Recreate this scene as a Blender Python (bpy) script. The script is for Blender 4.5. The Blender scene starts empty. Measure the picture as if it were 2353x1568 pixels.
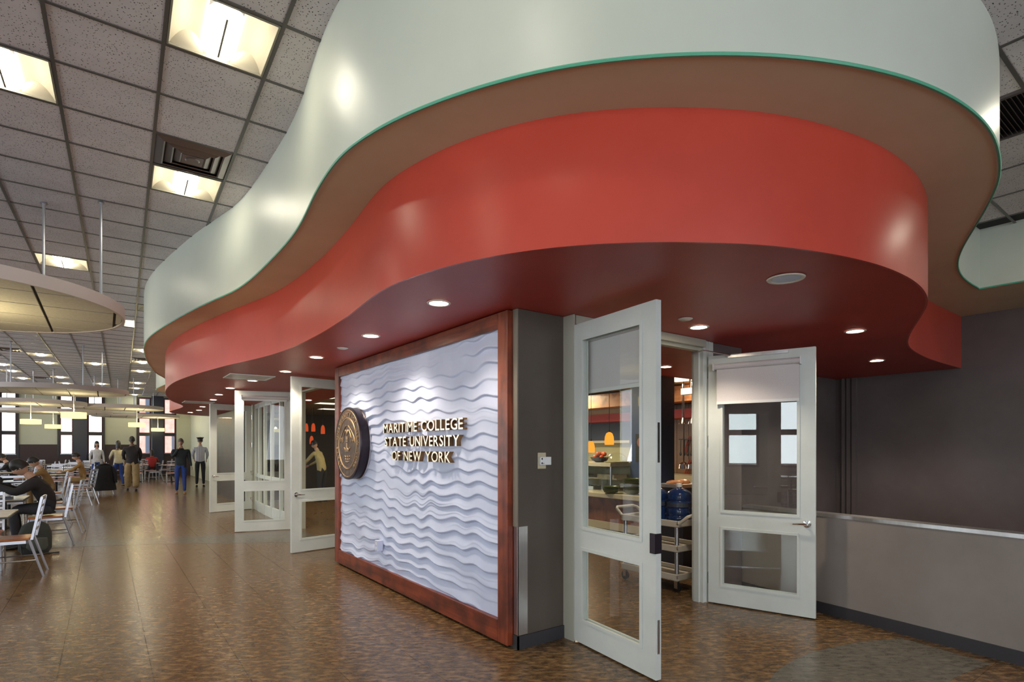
import bpy, bmesh, math, random
import numpy as np
from mathutils import Vector, Matrix, Euler
random.seed(7)
rng = np.random.default_rng(3)
sc = bpy.context.scene
COL = sc.collection
PI = math.pi

# ------------------------------------------------------------------ camera, world, exposure
HC = 1.52
YAW = math.radians(36.405)
cam_d = bpy.data.cameras.new('camera')
cam_d.sensor_width = 36.0
cam_d.lens = 36.0 * 1270 / 2353
cam_d.shift_y = 244 / 2353
cam_d.clip_start = 0.05
cam_d.clip_end = 300
cam = bpy.data.objects.new('camera', cam_d)
cam.location = (0, 0, HC)
cam.rotation_euler = (PI / 2, 0, -YAW)
COL.objects.link(cam)
sc.camera = cam

world = bpy.data.worlds.new('overcast_sky')
sc.world = world
world.use_nodes = True
bg = world.node_tree.nodes['Background']
bg.inputs[0].default_value = (0.86, 0.93, 1.0, 1)
bg.inputs[1].default_value = 3.0
sc.view_settings.view_transform = 'Standard'
sc.view_settings.look = 'None'
sc.view_settings.gamma = 1
sc.view_settings.use_curve_mapping = False
sc.view_settings.exposure = 0.35
TROFFER = 21.0      # lamp strengths
DOWNLIGHT = 30.0
WINDOW_LIGHT = 170.0


def area_light(name, loc, rot, sx, sy, power, color):
    ld = bpy.data.lights.new(name, 'AREA')
    ld.shape = 'RECTANGLE'
    ld.size = sx
    ld.size_y = sy
    ld.energy = power
    ld.color = color
    o = bpy.data.objects.new(name, ld)
    o.location = loc
    o.rotation_euler = rot
    COL.objects.link(o)
    return o


# daylight panels added outside left (-x) and back (-y) windows, tilted up to brighten ceiling
for k in range(9):
    area_light('added_daylight_panel', (-10.0, -3.35 + 4.4 * k, 2.3), (0, -PI / 2 - math.radians(18), 0), 3.0, 2.7, WINDOW_LIGHT, (0.88, 0.94, 1.0))
for xx in (-6.25, -1.75, 2.75):
    area_light('added_daylight_panel', (xx, -8.2, 2.3), (PI / 2 + math.radians(18), 0, 0), 2.7, 3.0, WINDOW_LIGHT, (0.88, 0.94, 1.0))


# ------------------------------------------------------------------ pixel rays (reference frame 2353 x 1568)
S_, C_ = math.sin(YAW), math.cos(YAW)


def ray(px, py):
    u = (px - 1176.5) / 1270.0
    return (S_ + u * C_, C_ - u * S_, (1028 - py) / 1270.0)


def at_depth(px, t):
    d = ray(px, 1028)
    return (d[0] * t, d[1] * t)


# ------------------------------------------------------------------ materials
def principled(name, color, rough=0.5, metal=0.0, spec=0.5, emit=None, estr=0.0, coat=0.0):
    m = bpy.data.materials.new(name)
    m.use_nodes = True
    b = m.node_tree.nodes['Principled BSDF']
    b.inputs['Base Color'].default_value = (*color, 1)
    b.inputs['Roughness'].default_value = rough
    b.inputs['Metallic'].default_value = metal
    b.inputs['Specular IOR Level'].default_value = spec
    if coat:
        b.inputs['Coat Weight'].default_value = coat
    if emit:
        b.inputs['Emission Color'].default_value = (*emit, 1)
        b.inputs['Emission Strength'].default_value = estr
    return m


def coords(nt, scale=(1, 1, 1), world_space=True, rot=(0, 0, 0)):
    mp = nt.nodes.new('ShaderNodeMapping')
    mp.inputs['Scale'].default_value = scale
    mp.inputs['Rotation'].default_value = rot
    if world_space:
        g = nt.nodes.new('ShaderNodeNewGeometry')
        nt.links.new(g.outputs['Position'], mp.inputs['Vector'])
    else:
        g = nt.nodes.new('ShaderNodeTexCoord')
        nt.links.new(g.outputs['Object'], mp.inputs['Vector'])
    return mp.outputs['Vector']


def noisy(name, c1, c2, scale=8, rough=0.5, stretch=(1, 1, 1), detail=5, bump=0.0, bump_scale=None, metal=0.0,
          spec=0.5, lo=0.35, hi=0.65, rot=(0, 0, 0), nrough=0.6, rough_var=0.0, world_space=True, coat=0.0):
    m = principled(name, c1, rough, metal, spec, coat=coat)
    nt = m.node_tree
    b = nt.nodes['Principled BSDF']
    v = coords(nt, stretch, world_space, rot)
    n = nt.nodes.new('ShaderNodeTexNoise')
    n.inputs['Scale'].default_value = scale
    n.inputs['Detail'].default_value = detail
    n.inputs['Roughness'].default_value = nrough
    nt.links.new(v, n.inputs['Vector'])
    r = nt.nodes.new('ShaderNodeValToRGB')
    r.color_ramp.elements[0].position = lo
    r.color_ramp.elements[1].position = hi
    r.color_ramp.elements[0].color = (*c1, 1)
    r.color_ramp.elements[1].color = (*c2, 1)
    nt.links.new(n.outputs['Fac'], r.inputs['Fac'])
    nt.links.new(r.outputs['Color'], b.inputs['Base Color'])
    if rough_var:
        mr = nt.nodes.new('ShaderNodeMapRange')
        mr.inputs['To Min'].default_value = rough - rough_var
        mr.inputs['To Max'].default_value = rough + rough_var
        nt.links.new(n.outputs['Fac'], mr.inputs['Value'])
        nt.links.new(mr.outputs['Result'], b.inputs['Roughness'])
    if bump:
        n2 = nt.nodes.new('ShaderNodeTexNoise')
        n2.inputs['Scale'].default_value = bump_scale or scale
        n2.inputs['Detail'].default_value = 3
        nt.links.new(v, n2.inputs['Vector'])
        bp = nt.nodes.new('ShaderNodeBump')
        bp.inputs['Strength'].default_value = bump
        bp.inputs['Distance'].default_value = 0.01
        nt.links.new(n2.outputs['Fac'], bp.inputs['Height'])
        nt.links.new(bp.outputs['Normal'], b.inputs['Normal'])
    return m


def emission(name, color, strength):
    m = bpy.data.materials.new(name)
    m.use_nodes = True
    nt = m.node_tree
    nt.nodes.clear()
    e = nt.nodes.new('ShaderNodeEmission')
    e.inputs[0].default_value = (*color, 1)
    e.inputs[1].default_value = strength
    o = nt.nodes.new('ShaderNodeOutputMaterial')
    nt.links.new(e.outputs[0], o.inputs[0])
    return m


def glass(name, tint=(0.97, 0.99, 0.98), refl=1.0, ior=1.85):
    m = bpy.data.materials.new(name)
    m.use_nodes = True
    nt = m.node_tree
    nt.nodes.clear()
    t = nt.nodes.new('ShaderNodeBsdfTransparent')
    t.inputs[0].default_value = (*tint, 1)
    g = nt.nodes.new('ShaderNodeBsdfGlossy')
    g.inputs['Roughness'].default_value = 0.0
    f = nt.nodes.new('ShaderNodeFresnel')
    f.inputs[0].default_value = ior
    mx = nt.nodes.new('ShaderNodeMixShader')
    o = nt.nodes.new('ShaderNodeOutputMaterial')
    ge = nt.nodes.new('ShaderNodeNewGeometry')
    iv = nt.nodes.new('ShaderNodeMath')
    iv.operation = 'SUBTRACT'
    iv.inputs[0].default_value = 1.0
    nt.links.new(ge.outputs['Backfacing'], iv.inputs[1])
    mu = nt.nodes.new('ShaderNodeMath')
    mu.operation = 'MULTIPLY'
    nt.links.new(f.outputs[0], mu.inputs[0])
    nt.links.new(iv.outputs[0], mu.inputs[1])
    nt.links.new(mu.outputs[0], mx.inputs[0])
    nt.links.new(t.outputs[0], mx.inputs[1])
    nt.links.new(g.outputs[0], mx.inputs[2])
    nt.links.new(mx.outputs[0], o.inputs[0])
    return m


def ceiling_tile_mat():
    m = noisy('acoustic_tile', (0.61, 0.555, 0.56), (0.69, 0.63, 0.635), scale=3, rough=0.9)
    nt = m.node_tree
    b = nt.nodes['Principled BSDF']
    v = coords(nt)
    vo = nt.nodes.new('ShaderNodeTexVoronoi')
    vo.inputs['Scale'].default_value = 62
    nt.links.new(v, vo.inputs['Vector'])
    n = nt.nodes.new('ShaderNodeTexNoise')
    n.inputs['Scale'].default_value = 130
    n.inputs['Detail'].default_value = 2
    nt.links.new(v, n.inputs['Vector'])
    ad = nt.nodes.new('ShaderNodeMath')
    ad.operation = 'MULTIPLY_ADD'
    ad.inputs[1].default_value = 0.8
    nt.links.new(n.outputs['Fac'], ad.inputs[0])
    nt.links.new(vo.outputs['Distance'], ad.inputs[2])
    r = nt.nodes.new('ShaderNodeValToRGB')
    r.color_ramp.elements[0].position = 0.56
    r.color_ramp.elements[1].position = 0.63
    r.color_ramp.elements[0].color = (0.05, 0.045, 0.04, 1)
    r.color_ramp.elements[1].color = (1, 1, 1, 1)
    nt.links.new(ad.outputs[0], r.inputs['Fac'])
    mx = nt.nodes.new('ShaderNodeMix')
    mx.data_type = 'RGBA'
    mx.blend_type = 'MULTIPLY'
    mx.inputs[0].default_value = 1
    src = b.inputs['Base Color'].links[0].from_socket
    nt.links.new(src, mx.inputs[6])
    nt.links.new(r.outputs['Color'], mx.inputs[7])
    nt.links.new(mx.outputs[2], b.inputs['Base Color'])
    return m


def wood_mat(name, c1, c2, axis='Y', rough=0.35, scale=1.0):
    st = {'X': (1.2, 14, 14), 'Y': (14, 1.2, 14), 'Z': (14, 14, 1.2)}[axis]
    m = noisy(name, c1, c2, scale=1.6 * scale, rough=rough, stretch=st, detail=8, lo=0.3, hi=0.7, coat=0.08)
    nt = m.node_tree
    b = nt.nodes['Principled BSDF']
    v = coords(nt)
    n = nt.nodes.new('ShaderNodeTexNoise')
    n.inputs['Scale'].default_value = 5
    n.inputs['Detail'].default_value = 3
    nt.links.new(v, n.inputs['Vector'])
    r = nt.nodes.new('ShaderNodeValToRGB')
    r.color_ramp.elements[0].position = 0.32
    r.color_ramp.elements[1].position = 0.55
    r.color_ramp.elements[0].color = (0.45, 0.40, 0.4, 1)
    r.color_ramp.elements[1].color = (1, 1, 1, 1)
    nt.links.new(n.outputs['Fac'], r.inputs['Fac'])
    mx = nt.nodes.new('ShaderNodeMix')
    mx.data_type = 'RGBA'
    mx.blend_type = 'MULTIPLY'
    mx.inputs[0].default_value = 1
    src = b.inputs['Base Color'].links[0].from_socket
    nt.links.new(src, mx.inputs[6])
    nt.links.new(r.outputs['Color'], mx.inputs[7])
    nt.links.new(mx.outputs[2], b.inputs['Base Color'])
    return m


def floor_mat(name, dark, mid, light, rough=0.24):
    m = principled(name, mid, rough, spec=0.55)
    nt = m.node_tree
    b = nt.nodes['Principled BSDF']
    v = coords(nt, (1 / 7.0, 1 / 15.0, 1.0), rot=(0, 0, -0.60))
    v.node.vector_type = 'TEXTURE'
    n = nt.nodes.new('ShaderNodeTexNoise')
    n.inputs['Scale'].default_value = 1.75
    n.inputs['Detail'].default_value = 7
    n.inputs['Roughness'].default_value = 0.62
    nt.links.new(v, n.inputs['Vector'])
    r = nt.nodes.new('ShaderNodeValToRGB')
    cr = r.color_ramp
    cr.elements[0].position = 0.32
    cr.elements[0].color = (*dark, 1)
    cr.elements[1].position = 0.75
    cr.elements[1].color = (*light, 1)
    e = cr.elements.new(0.5)
    e.color = (*mid, 1)
    nt.links.new(n.outputs['Fac'], r.inputs['Fac'])
    nt.links.new(r.outputs['Color'], b.inputs['Base Color'])
    mr = nt.nodes.new('ShaderNodeMapRange')
    mr.inputs['To Min'].default_value = rough + 0.1
    mr.inputs['To Max'].default_value = rough - 0.08
    nt.links.new(n.outputs['Fac'], mr.inputs['Value'])
    nt.links.new(mr.outputs['Result'], b.inputs['Roughness'])
    bp = nt.nodes.new('ShaderNodeBump')
    bp.inputs['Strength'].default_value = 0.015
    bp.inputs['Distance'].default_value = 0.001
    nt.links.new(n.outputs['Fac'], bp.inputs['Height'])
    nt.links.new(bp.outputs['Normal'], b.inputs['Normal'])
    return m


M = {}
M['tile'] = ceiling_tile_mat()
M['tee'] = principled('ceiling_tee', (0.10, 0.09, 0.085), 0.35)
M['plenum'] = principled('ceiling_void', (0.03, 0.028, 0.027), 0.9)
M['floor'] = floor_mat('brown_vinyl', (0.034, 0.018, 0.007), (0.125, 0.072, 0.031), (0.33, 0.20, 0.095))
M['inlay'] = floor_mat('grey_vinyl', (0.055, 0.05, 0.042), (0.115, 0.105, 0.085), (0.185, 0.165, 0.135))
M['joint'] = principled('floor_joint', (0.03, 0.022, 0.015), 0.7)
M['green'] = noisy('pale_green_paint', (0.54, 0.57, 0.50), (0.59, 0.62, 0.55), scale=0.8, rough=0.38, bump=0.02, bump_scale=25)
M['bead'] = principled('green_edge_bead', (0.10, 0.42, 0.27), 0.35)
M['tan'] = noisy('tan_soffit_paint', (0.60, 0.54, 0.37), (0.68, 0.61, 0.43), scale=0.9, rough=0.6)
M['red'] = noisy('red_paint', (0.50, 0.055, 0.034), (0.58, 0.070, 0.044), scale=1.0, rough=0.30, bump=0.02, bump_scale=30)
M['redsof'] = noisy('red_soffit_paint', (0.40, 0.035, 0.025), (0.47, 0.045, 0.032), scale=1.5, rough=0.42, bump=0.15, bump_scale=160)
M['brown'] = noisy('dark_brown_wall_paint', (0.105, 0.083, 0.083), (0.155, 0.126, 0.128), scale=0.7, rough=0.42, bump=0.03, bump_scale=14, detail=6)
M['pier'] = noisy('taupe_wall_paint', (0.072, 0.056, 0.044), (0.088, 0.069, 0.055), scale=2, rough=0.5)
M['half'] = noisy('half_wall_paint', (0.24, 0.205, 0.19), (0.29, 0.25, 0.235), scale=1.5, rough=0.5)
M['cream'] = noisy('cream_wall_paint', (0.56, 0.57, 0.43), (0.62, 0.62, 0.48), scale=0.6, rough=0.6)
M['rubber'] = principled('dark_rubber_base', (0.035, 0.033, 0.04), 0.5)
M['steel'] = noisy('brushed_steel', (0.62, 0.61, 0.64), (0.72, 0.70, 0.72), scale=3, stretch=(9, 9, .5), rough=0.3, metal=1.0)
M['chrome'] = principled('chrome', (0.8, 0.8, 0.82), 0.12, 1.0)
M['door'] = noisy('pale_door_paint', (0.60, 0.63, 0.61), (0.66, 0.69, 0.67), scale=3, rough=0.35)
M['doorframe'] = principled('beige_frame_paint', (0.44, 0.43, 0.36), 0.4)
M['glass'] = glass('clear_glass')
M['glass_far'] = glass('pale_door_glass', ior=1.4)
M['blind'] = noisy('white_blind_fabric', (0.62, 0.58, 0.60), (0.68, 0.64, 0.66), scale=200, rough=0.8)
M['white'] = principled('white_plastic', (0.75, 0.75, 0.76), 0.4)
M['plaster'] = noisy('white_relief_plaster', (0.51, 0.56, 0.76), (0.57, 0.62, 0.82), scale=3, rough=0.5)
M['woodY'] = wood_mat('red_brown_wood_horizontal', (0.10, 0.013, 0.005), (0.28, 0.052, 0.018), 'Y')
M['woodZ'] = wood_mat('red_brown_wood_vertical', (0.12, 0.016, 0.006), (0.31, 0.060, 0.020), 'Z')
M['brass'] = principled('polished_brass', (0.95, 0.82, 0.58), 0.25, 1.0)
M['brassdark'] = principled('dark_brass', (0.30, 0.17, 0.08), 0.4, 1.0)
M['bronze'] = noisy('aged_bronze', (0.07, 0.05, 0.045), (0.17, 0.11, 0.08), scale=25, rough=0.55, metal=0.6)
M['bronzelight'] = principled('rubbed_bronze', (0.42, 0.28, 0.16), 0.5, 0.8)
M['bronzedark'] = principled('dark_bronze_edge', (0.035, 0.025, 0.035), 0.35, 0.6)
M['pan'] = principled('troffer_reflector', (0.60, 0.54, 0.42), 0.6)
M['lens'] = emission('troffer_lens', (1.0, 0.93, 0.74), TROFFER)
M['lensrib'] = principled('troffer_rib', (0.25, 0.23, 0.18), 0.5)
M['bulb'] = emission('downlight_lens', (1.0, 0.86, 0.62), DOWNLIGHT)
M['trimring'] = principled('downlight_trim', (0.75, 0.70, 0.62), 0.3)
M['vent'] = principled('vent_metal', (0.22, 0.19, 0.19), 0.28, 0.8)
M['ventdark'] = principled('vent_gap', (0.012, 0.011, 0.012), 0.6)
M['disc_rim'] = principled('cloud_rim', (0.42, 0.36, 0.345), 0.5)
M['disc_tile'] = noisy('cloud_panel', (0.40, 0.37, 0.33), (0.47, 0.435, 0.39), scale=40, rough=0.85)
M['drum'] = emission('yellow_drum_glass', (1.0, 0.80, 0.30), 1.6)
M['frame_dark'] = principled('dark_window_frame', (0.016, 0.013, 0.018), 0.35)
M['frame_red'] = principled('red_window_edge', (0.16, 0.008, 0.016), 0.4)
M['navy'] = principled('navy_column_paint', (0.012, 0.016, 0.04), 0.35)
M['wainscot'] = principled('maroon_wainscot', (0.05, 0.026, 0.026), 0.5)
M['chair_metal'] = principled('silver_chair_metal', (0.50, 0.50, 0.55), 0.3, 0.9)
M['seat'] = wood_mat('orange_wood_seat', (0.34, 0.10, 0.03), (0.55, 0.19, 0.06), 'X', 0.3)
M['table_top'] = noisy('light_table_laminate', (0.42, 0.36, 0.29), (0.5, 0.43, 0.35), scale=4, rough=0.25)
M['black'] = principled('black_plastic', (0.012, 0.012, 0.013), 0.45)
M['blue_col'] = principled('blue_column_paint', (0.035, 0.065, 0.16), 0.5)
M['counter_front'] = wood_mat('counter_wood', (0.20, 0.07, 0.032), (0.27, 0.10, 0.05), 'Z', 0.4)
M['counter_top'] = principled('cream_countertop', (0.52, 0.46, 0.32), 0.3)
M['orange_wood'] = wood_mat('orange_wood_fascia', (0.50, 0.20, 0.07), (0.65, 0.30, 0.12), 'Y', 0.4)
M['red_band'] = principled('red_fascia', (0.5, 0.03, 0.015), 0.4)
M['brick_tile'] = principled('brown_wall_tile', (0.19, 0.105, 0.055), 0.4)
M['olive_cream'] = principled('olive_cream_panel', (0.40, 0.37, 0.21), 0.5)
M['slate'] = principled('slate_blue_panel', (0.045, 0.055, 0.085), 0.4)
M['orange_glass'] = emission('orange_lamp_glass', (1.0, 0.30, 0.03), 1.3)
M['redlamp'] = emission('red_lamp_glass', (1.0, 0.12, 0.03), 0.45)
M['jug'] = principled('blue_water_jug', (0.018, 0.05, 0.17), 0.10, spec=0.8)
M['jug'].node_tree.nodes['Principled BSDF'].inputs['Transmission Weight'].default_value = 0.35
M['cart'] = principled('off_white_cart_plastic', (0.60, 0.55, 0.47), 0.45)
M['olive_bowl'] = principled('olive_green_bowl', (0.10, 0.13, 0.04), 0.35)
M['soff_in'] = principled('servery_ceiling_paint', (0.42, 0.36, 0.24), 0.7)
M['skin'] = noisy('skin', (0.45, 0.25, 0.17), (0.50, 0.29, 0.20), scale=20, rough=0.5)
M['skin_dark'] = noisy('brown_skin', (0.13, 0.065, 0.04), (0.16, 0.08, 0.05), scale=20, rough=0.5)
M['hair'] = principled('dark_hair', (0.012, 0.009, 0.008), 0.5)
M['hair_grey'] = principled('grey_brown_hair', (0.12, 0.09, 0.07), 0.6)
M['eye'] = principled('eye_white', (0.7, 0.68, 0.65), 0.2)


def cloth(name, c):
    return noisy(name, tuple(0.8 * x for x in c), c, scale=9, rough=0.85, world_space=False)


# ------------------------------------------------------------------ mesh helpers
class MB:
    """collects shapes into one mesh"""

    def __init__(s):
        s.v, s.f, s.m = [], [], []
        s.mi = 0

    def add(s, vs, fs):
        o = len(s.v)
        s.v.extend([tuple(p) for p in vs])
        for f in fs:
            s.f.append([i + o for i in f])
            s.m.append(s.mi)
        return s

    def box(s, x0, x1, y0, y1, z0, z1):
        vs = [(x0, y0, z0), (x1, y0, z0), (x1, y1, z0), (x0, y1, z0), (x0, y0, z1), (x1, y0, z1), (x1, y1, z1), (x0, y1, z1)]
        return s.add(vs, [(0, 3, 2, 1), (4, 5, 6, 7), (0, 1, 5, 4), (1, 2, 6, 5), (2, 3, 7, 6), (3, 0, 4, 7)])

    def prism(s, poly, z0, z1):
        n = len(poly)
        a = sum(poly[i][0] * poly[(i + 1) % n][1] - poly[(i + 1) % n][0] * poly[i][1] for i in range(n))
        if a < 0:
            poly = poly[::-1]
        vs = [(p[0], p[1], z0) for p in poly] + [(p[0], p[1], z1) for p in poly]
        fs = [tuple(range(n))[::-1], tuple(range(n, 2 * n))] + [(i, (i + 1) % n, n + (i + 1) % n, n + i) for i in range(n)]
        return s.add(vs, fs)

    def ribbon(s, pts, z0, z1, th):
        """thick vertical wall along an open polyline; thickness to the left of travel"""
        n = len(pts)
        P = [Vector(p) for p in pts]
        Q = []
        for i in range(n):
            t = (P[min(i + 1, n - 1)] - P[max(i - 1, 0)]).normalized()
            Q.append(P[i] + Vector((-t.y, t.x)) * th)
        vs = []
        for i in range(n):
            vs += [(P[i].x, P[i].y, z0), (P[i].x, P[i].y, z1), (Q[i].x, Q[i].y, z0), (Q[i].x, Q[i].y, z1)]
        fs = []
        for i in range(n - 1):
            a, b = 4 * i, 4 * i + 4
            fs += [(a, b, b + 1, a + 1), (a + 2, a + 3, b + 3, b + 2), (a, a + 2, b + 2, b), (a + 1, b + 1, b + 3, a + 3)]
        fs += [(0, 1, 3, 2), (4 * n - 4, 4 * n - 2, 4 * n - 1, 4 * n - 3)]
        return s.add(vs, fs)

    def tube(s, pts, r, n=8, closed=False, cap=True):
        P = [Vector(p) for p in pts]
        rs = r if isinstance(r, (list, tuple)) else [r] * len(P)
        k = len(P)
        vs, fs = [], []
        up = None
        for i in range(k):
            if closed:
                t = (P[(i + 1) % k] - P[i - 1]).normalized()
            else:
                t = (P[min(i + 1, k - 1)] - P[max(i - 1, 0)]).normalized()
            if up is None:
                up = Vector((0, 0, 1)) if abs(t.z) < 0.9 else Vector((1, 0, 0))
            a = t.cross(up)
            if a.length < 1e-5:
                a = t.cross(Vector((0.3, 1, 0.2)))
            a.normalize()
            b = t.cross(a).normalized()
            up = -b if (-b).dot(up) > 0 else b
            for j in range(n):
                an = 2 * PI * j / n
                vs.append(P[i] + (a * math.cos(an) + b * math.sin(an)) * rs[i])
        m = k if closed else k - 1
        for i in range(m):
            for j in range(n):
                p, q = i * n, ((i + 1) % k) * n
                fs.append((p + j, p + (j + 1) % n, q + (j + 1) % n, q + j))
        if cap and not closed:
            fs.append(tuple(range(n))[::-1])
            fs.append(tuple(range((k - 1) * n, k * n)))
        return s.add(vs, fs)

    def lathe(s, prof, c=(0, 0, 0), n=24, sx=1, sy=1):
        vs, fs = [], []
        for (r, z) in prof:
            for j in range(n):
                a = 2 * PI * j / n
                vs.append((c[0] + r * math.cos(a) * sx, c[1] + r * math.sin(a) * sy, c[2] + z))
        for i in range(len(prof) - 1):
            for j in range(n):
                fs.append((i * n + j, i * n + (j + 1) % n, (i + 1) * n + (j + 1) % n, (i + 1) * n + j))
        if prof[0][0] > 1e-4:
            fs.append(tuple(range(n))[::-1])
        if prof[-1][0] > 1e-4:
            fs.append(tuple(range((len(prof) - 1) * n, len(prof) * n)))
        return s.add(vs, fs)

    def ball(s, c, rx, ry=None, rz=None, n=12, m=8):
        ry = rx if ry is None else ry
        rz = rx if rz is None else rz
        vs, fs = [], []
        for i in range(m + 1):
            th = PI * i / m
            for j in range(n):
                a = 2 * PI * j / n
                vs.append((c[0] + rx * math.sin(th) * math.cos(a), c[1] + ry * math.sin(th) * math.sin(a), c[2] - rz * math.cos(th)))
        for i in range(m):
            for j in range(n):
                fs.append((i * n + j, i * n + (j + 1) % n, (i + 1) * n + (j + 1) % n, (i + 1) * n + j))
        return s.add(vs, fs)

    def xform(s, mat, start=0):
        for i in range(start, len(s.v)):
            s.v[i] = tuple(mat @ Vector(s.v[i]))
        return s

    def mesh(s, name, mats, smooth=False):
        me = bpy.data.meshes.new(name)
        me.from_pydata(s.v, [], s.f)
        for mt in (mats if isinstance(mats, (list, tuple)) else [mats]):
            me.materials.append(mt)
        if len(me.materials) > 1:
            me.polygons.foreach_set('material_index', s.m)
        me.update()
        bm = bmesh.new()
        bm.from_mesh(me)
        bmesh.ops.remove_doubles(bm, verts=bm.verts, dist=1e-6)
        bmesh.ops.recalc_face_normals(bm, faces=bm.faces)
        bm.to_mesh(me)
        bm.free()
        if smooth:
            me.polygons.foreach_set('use_smooth', [True] * len(me.polygons))
            try:
                me.set_sharp_from_angle(angle=math.radians(smooth if smooth is not True else 40))
            except Exception:
                pass
        return me


def obj(name, mb, mat, parent=None, loc=None, rot=None, smooth=False, bevel=0, kind=None, label=None, cat=None, group=None):
    me = mb.mesh(name, mat, smooth) if isinstance(mb, MB) else mb
    o = bpy.data.objects.new(name, me)
    COL.objects.link(o)
    if parent is not None:
        o.parent = parent
    if loc:
        o.location = loc
    if rot:
        o.rotation_euler = rot
    if bevel:
        b = o.modifiers.new('bevel', 'BEVEL')
        b.width = bevel
        b.segments = 2
        b.limit_method = 'ANGLE'
    if kind:
        o['kind'] = kind
    if label:
        o['label'] = label
    if cat:
        o['category'] = cat
    if group:
        o['group'] = group
    return o


def thing(name, label, cat, loc=(0, 0, 0), rotz=0, group=None, kind=None):
    o = bpy.data.objects.new(name, None)
    o.empty_display_size = 0.1
    COL.objects.link(o)
    o.location = loc
    o.rotation_euler = (0, 0, rotz)
    if label:
        o['label'] = label
    if cat:
        o['category'] = cat
    if group:
        o['group'] = group
    if kind:
        o['kind'] = kind
    return o


def struct(name, mb, mat, **k):
    return obj(name, mb, mat, kind='structure', **k)


def dup(root, loc, rotz, label=None, group=None):
    r = root.copy()
    COL.objects.link(r)
    r.location = loc
    r.rotation_euler = (0, 0, rotz)
    if label:
        r['label'] = label
    if group:
        r['group'] = group
    for ch in list(root.children):
        c = ch.copy()
        COL.objects.link(c)
        c.parent = r
        for g in ch.children:
            d = g.copy()
            COL.objects.link(d)
            d.parent = c
    return r


def catmull(pts, step=0.06):
    out = []
    P = [Vector(p) for p in pts]
    for i in range(len(P) - 1):
        p0, p1, p2, p3 = P[max(i - 1, 0)], P[i], P[i + 1], P[min(i + 2, len(P) - 1)]
        n = max(1, int((p2 - p1).length / step))
        for k in range(n):
            t = k / n
            out.append(0.5 * ((2 * p1) + (-p0 + p2) * t + (2 * p0 - 5 * p1 + 4 * p2 - p3) * t * t + (-p0 + 3 * p1 - 3 * p2 + p3) * t ** 3))
    out.append(P[-1])
    return [(p.x, p.y) for p in out]


def smooth_poly(pts, it=6):
    P = [Vector(p) for p in pts]
    for _ in range(it):
        Q = list(P)
        for i in range(1, len(P) - 1):
            Q[i] = P[i] * 0.5 + (P[i - 1] + P[i + 1]) * 0.25
        P = Q
    return [(p.x, p.y) for p in P]


# ================================================================== THE SETTING
ZC, ZG, ZR = 4.18, 3.24, 2.56     # ceiling, pale green fascia bottom, red fascia bottom
ZL = 3.87                         # lower ceiling right of the entrance

# plan curves of the stepped bulkhead (far end -> near -> right end)
RED = [(3.05, 21.15), (2.69, 20.94), (2.40, 20.71), (2.03, 20.35), (1.72, 19.85), (1.53, 19.0), (1.57, 18.0), (1.63, 17.0), (1.60, 16.2),
       (1.45, 15.5), (1.28, 14.85), (1.13, 14.1), (1.01, 13.2), (0.93, 12.4), (0.885, 11.5), (0.885, 10.63), (0.93, 9.93), (1.02, 9.17),
       (1.16, 8.31), (1.29, 7.63), (1.41, 7.12), (1.52, 6.55), (1.575, 5.95), (1.59, 5.31), (1.585, 4.93), (1.565, 4.52), (1.54, 4.16),
       (1.505, 3.83), (1.475, 3.5), (1.485, 3.25), (1.54, 2.93), (1.62, 2.66), (1.72, 2.44), (1.82, 2.27), (1.93, 2.12), (2.06, 1.98),
       (2.23, 1.83), (2.43, 1.69), (2.64, 1.56), (2.88, 1.45), (3.18, 1.36), (3.47, 1.30), (3.73, 1.28), (4.01, 1.28), (4.29, 1.31),
       (4.54, 1.36), (4.80, 1.43), (5.24, 1.61), (5.80, 1.85), (6.38, 2.07), (6.93, 2.21), (7.71, 2.31), (8.4, 2.34), (9.1, 2.35)]
GREEN = [(2.7, 22.3), (2.2, 21.7), (1.75, 21.15), (1.42, 20.5), (1.24, 19.65), (1.26, 18.8), (1.34, 18.0), (1.34, 17.1), (1.2, 16.2),
         (1.02, 15.5), (0.88, 14.74), (0.71, 13.44), (0.60, 12.3), (0.55, 11.5), (0.545, 10.76), (0.59, 10.06), (0.67, 9.4), (0.79, 8.6),
         (0.89, 8.0), (0.98, 7.54), (1.07, 7.13), (1.15, 6.75), (1.20, 6.32), (1.225, 5.82), (1.235, 5.36), (1.24, 4.94), (1.23, 4.55),
         (1.20, 4.2), (1.155, 3.85), (1.13, 3.53), (1.12, 3.25), (1.15, 3.01), (1.20, 2.79), (1.27, 2.59), (1.355, 2.39), (1.45, 2.21),
         (1.545, 2.05), (1.64, 1.91), (1.74, 1.79), (1.86, 1.67), (2.02, 1.52), (2.18, 1.40), (2.35, 1.28), (2.53, 1.18), (2.69, 1.10),
         (2.87, 1.03), (3.07, 0.96), (3.30, 0.91), (3.53, 0.88), (3.79, 0.87), (4.0, 0.88), (4.2, 0.91), (4.42, 0.95), (4.72, 1.03),
         (5.14, 1.19), (5.59, 1.38), (6.03, 1.56), (6.46, 1.70), (6.92, 1.79), (7.35, 1.82), (7.67, 1.82)]
red_c = smooth_poly(catmull(RED), 10)
green_c = smooth_poly(catmull(GREEN), 10)
green_full = green_c + [(7.69, 1.2), (7.71, 0.0), (7.73, -2.0), (7.75, -7.0)]



def offset(pts, d):
    P = [Vector(p) for p in pts]
    o_ = []
    for i in range(len(P)):
        t = (P[min(i + 1, len(P) - 1)] - P[max(i - 1, 0)]).normalized()
        o_.append((P[i].x - t.y * d, P[i].y + t.x * d))
    return o_


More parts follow.
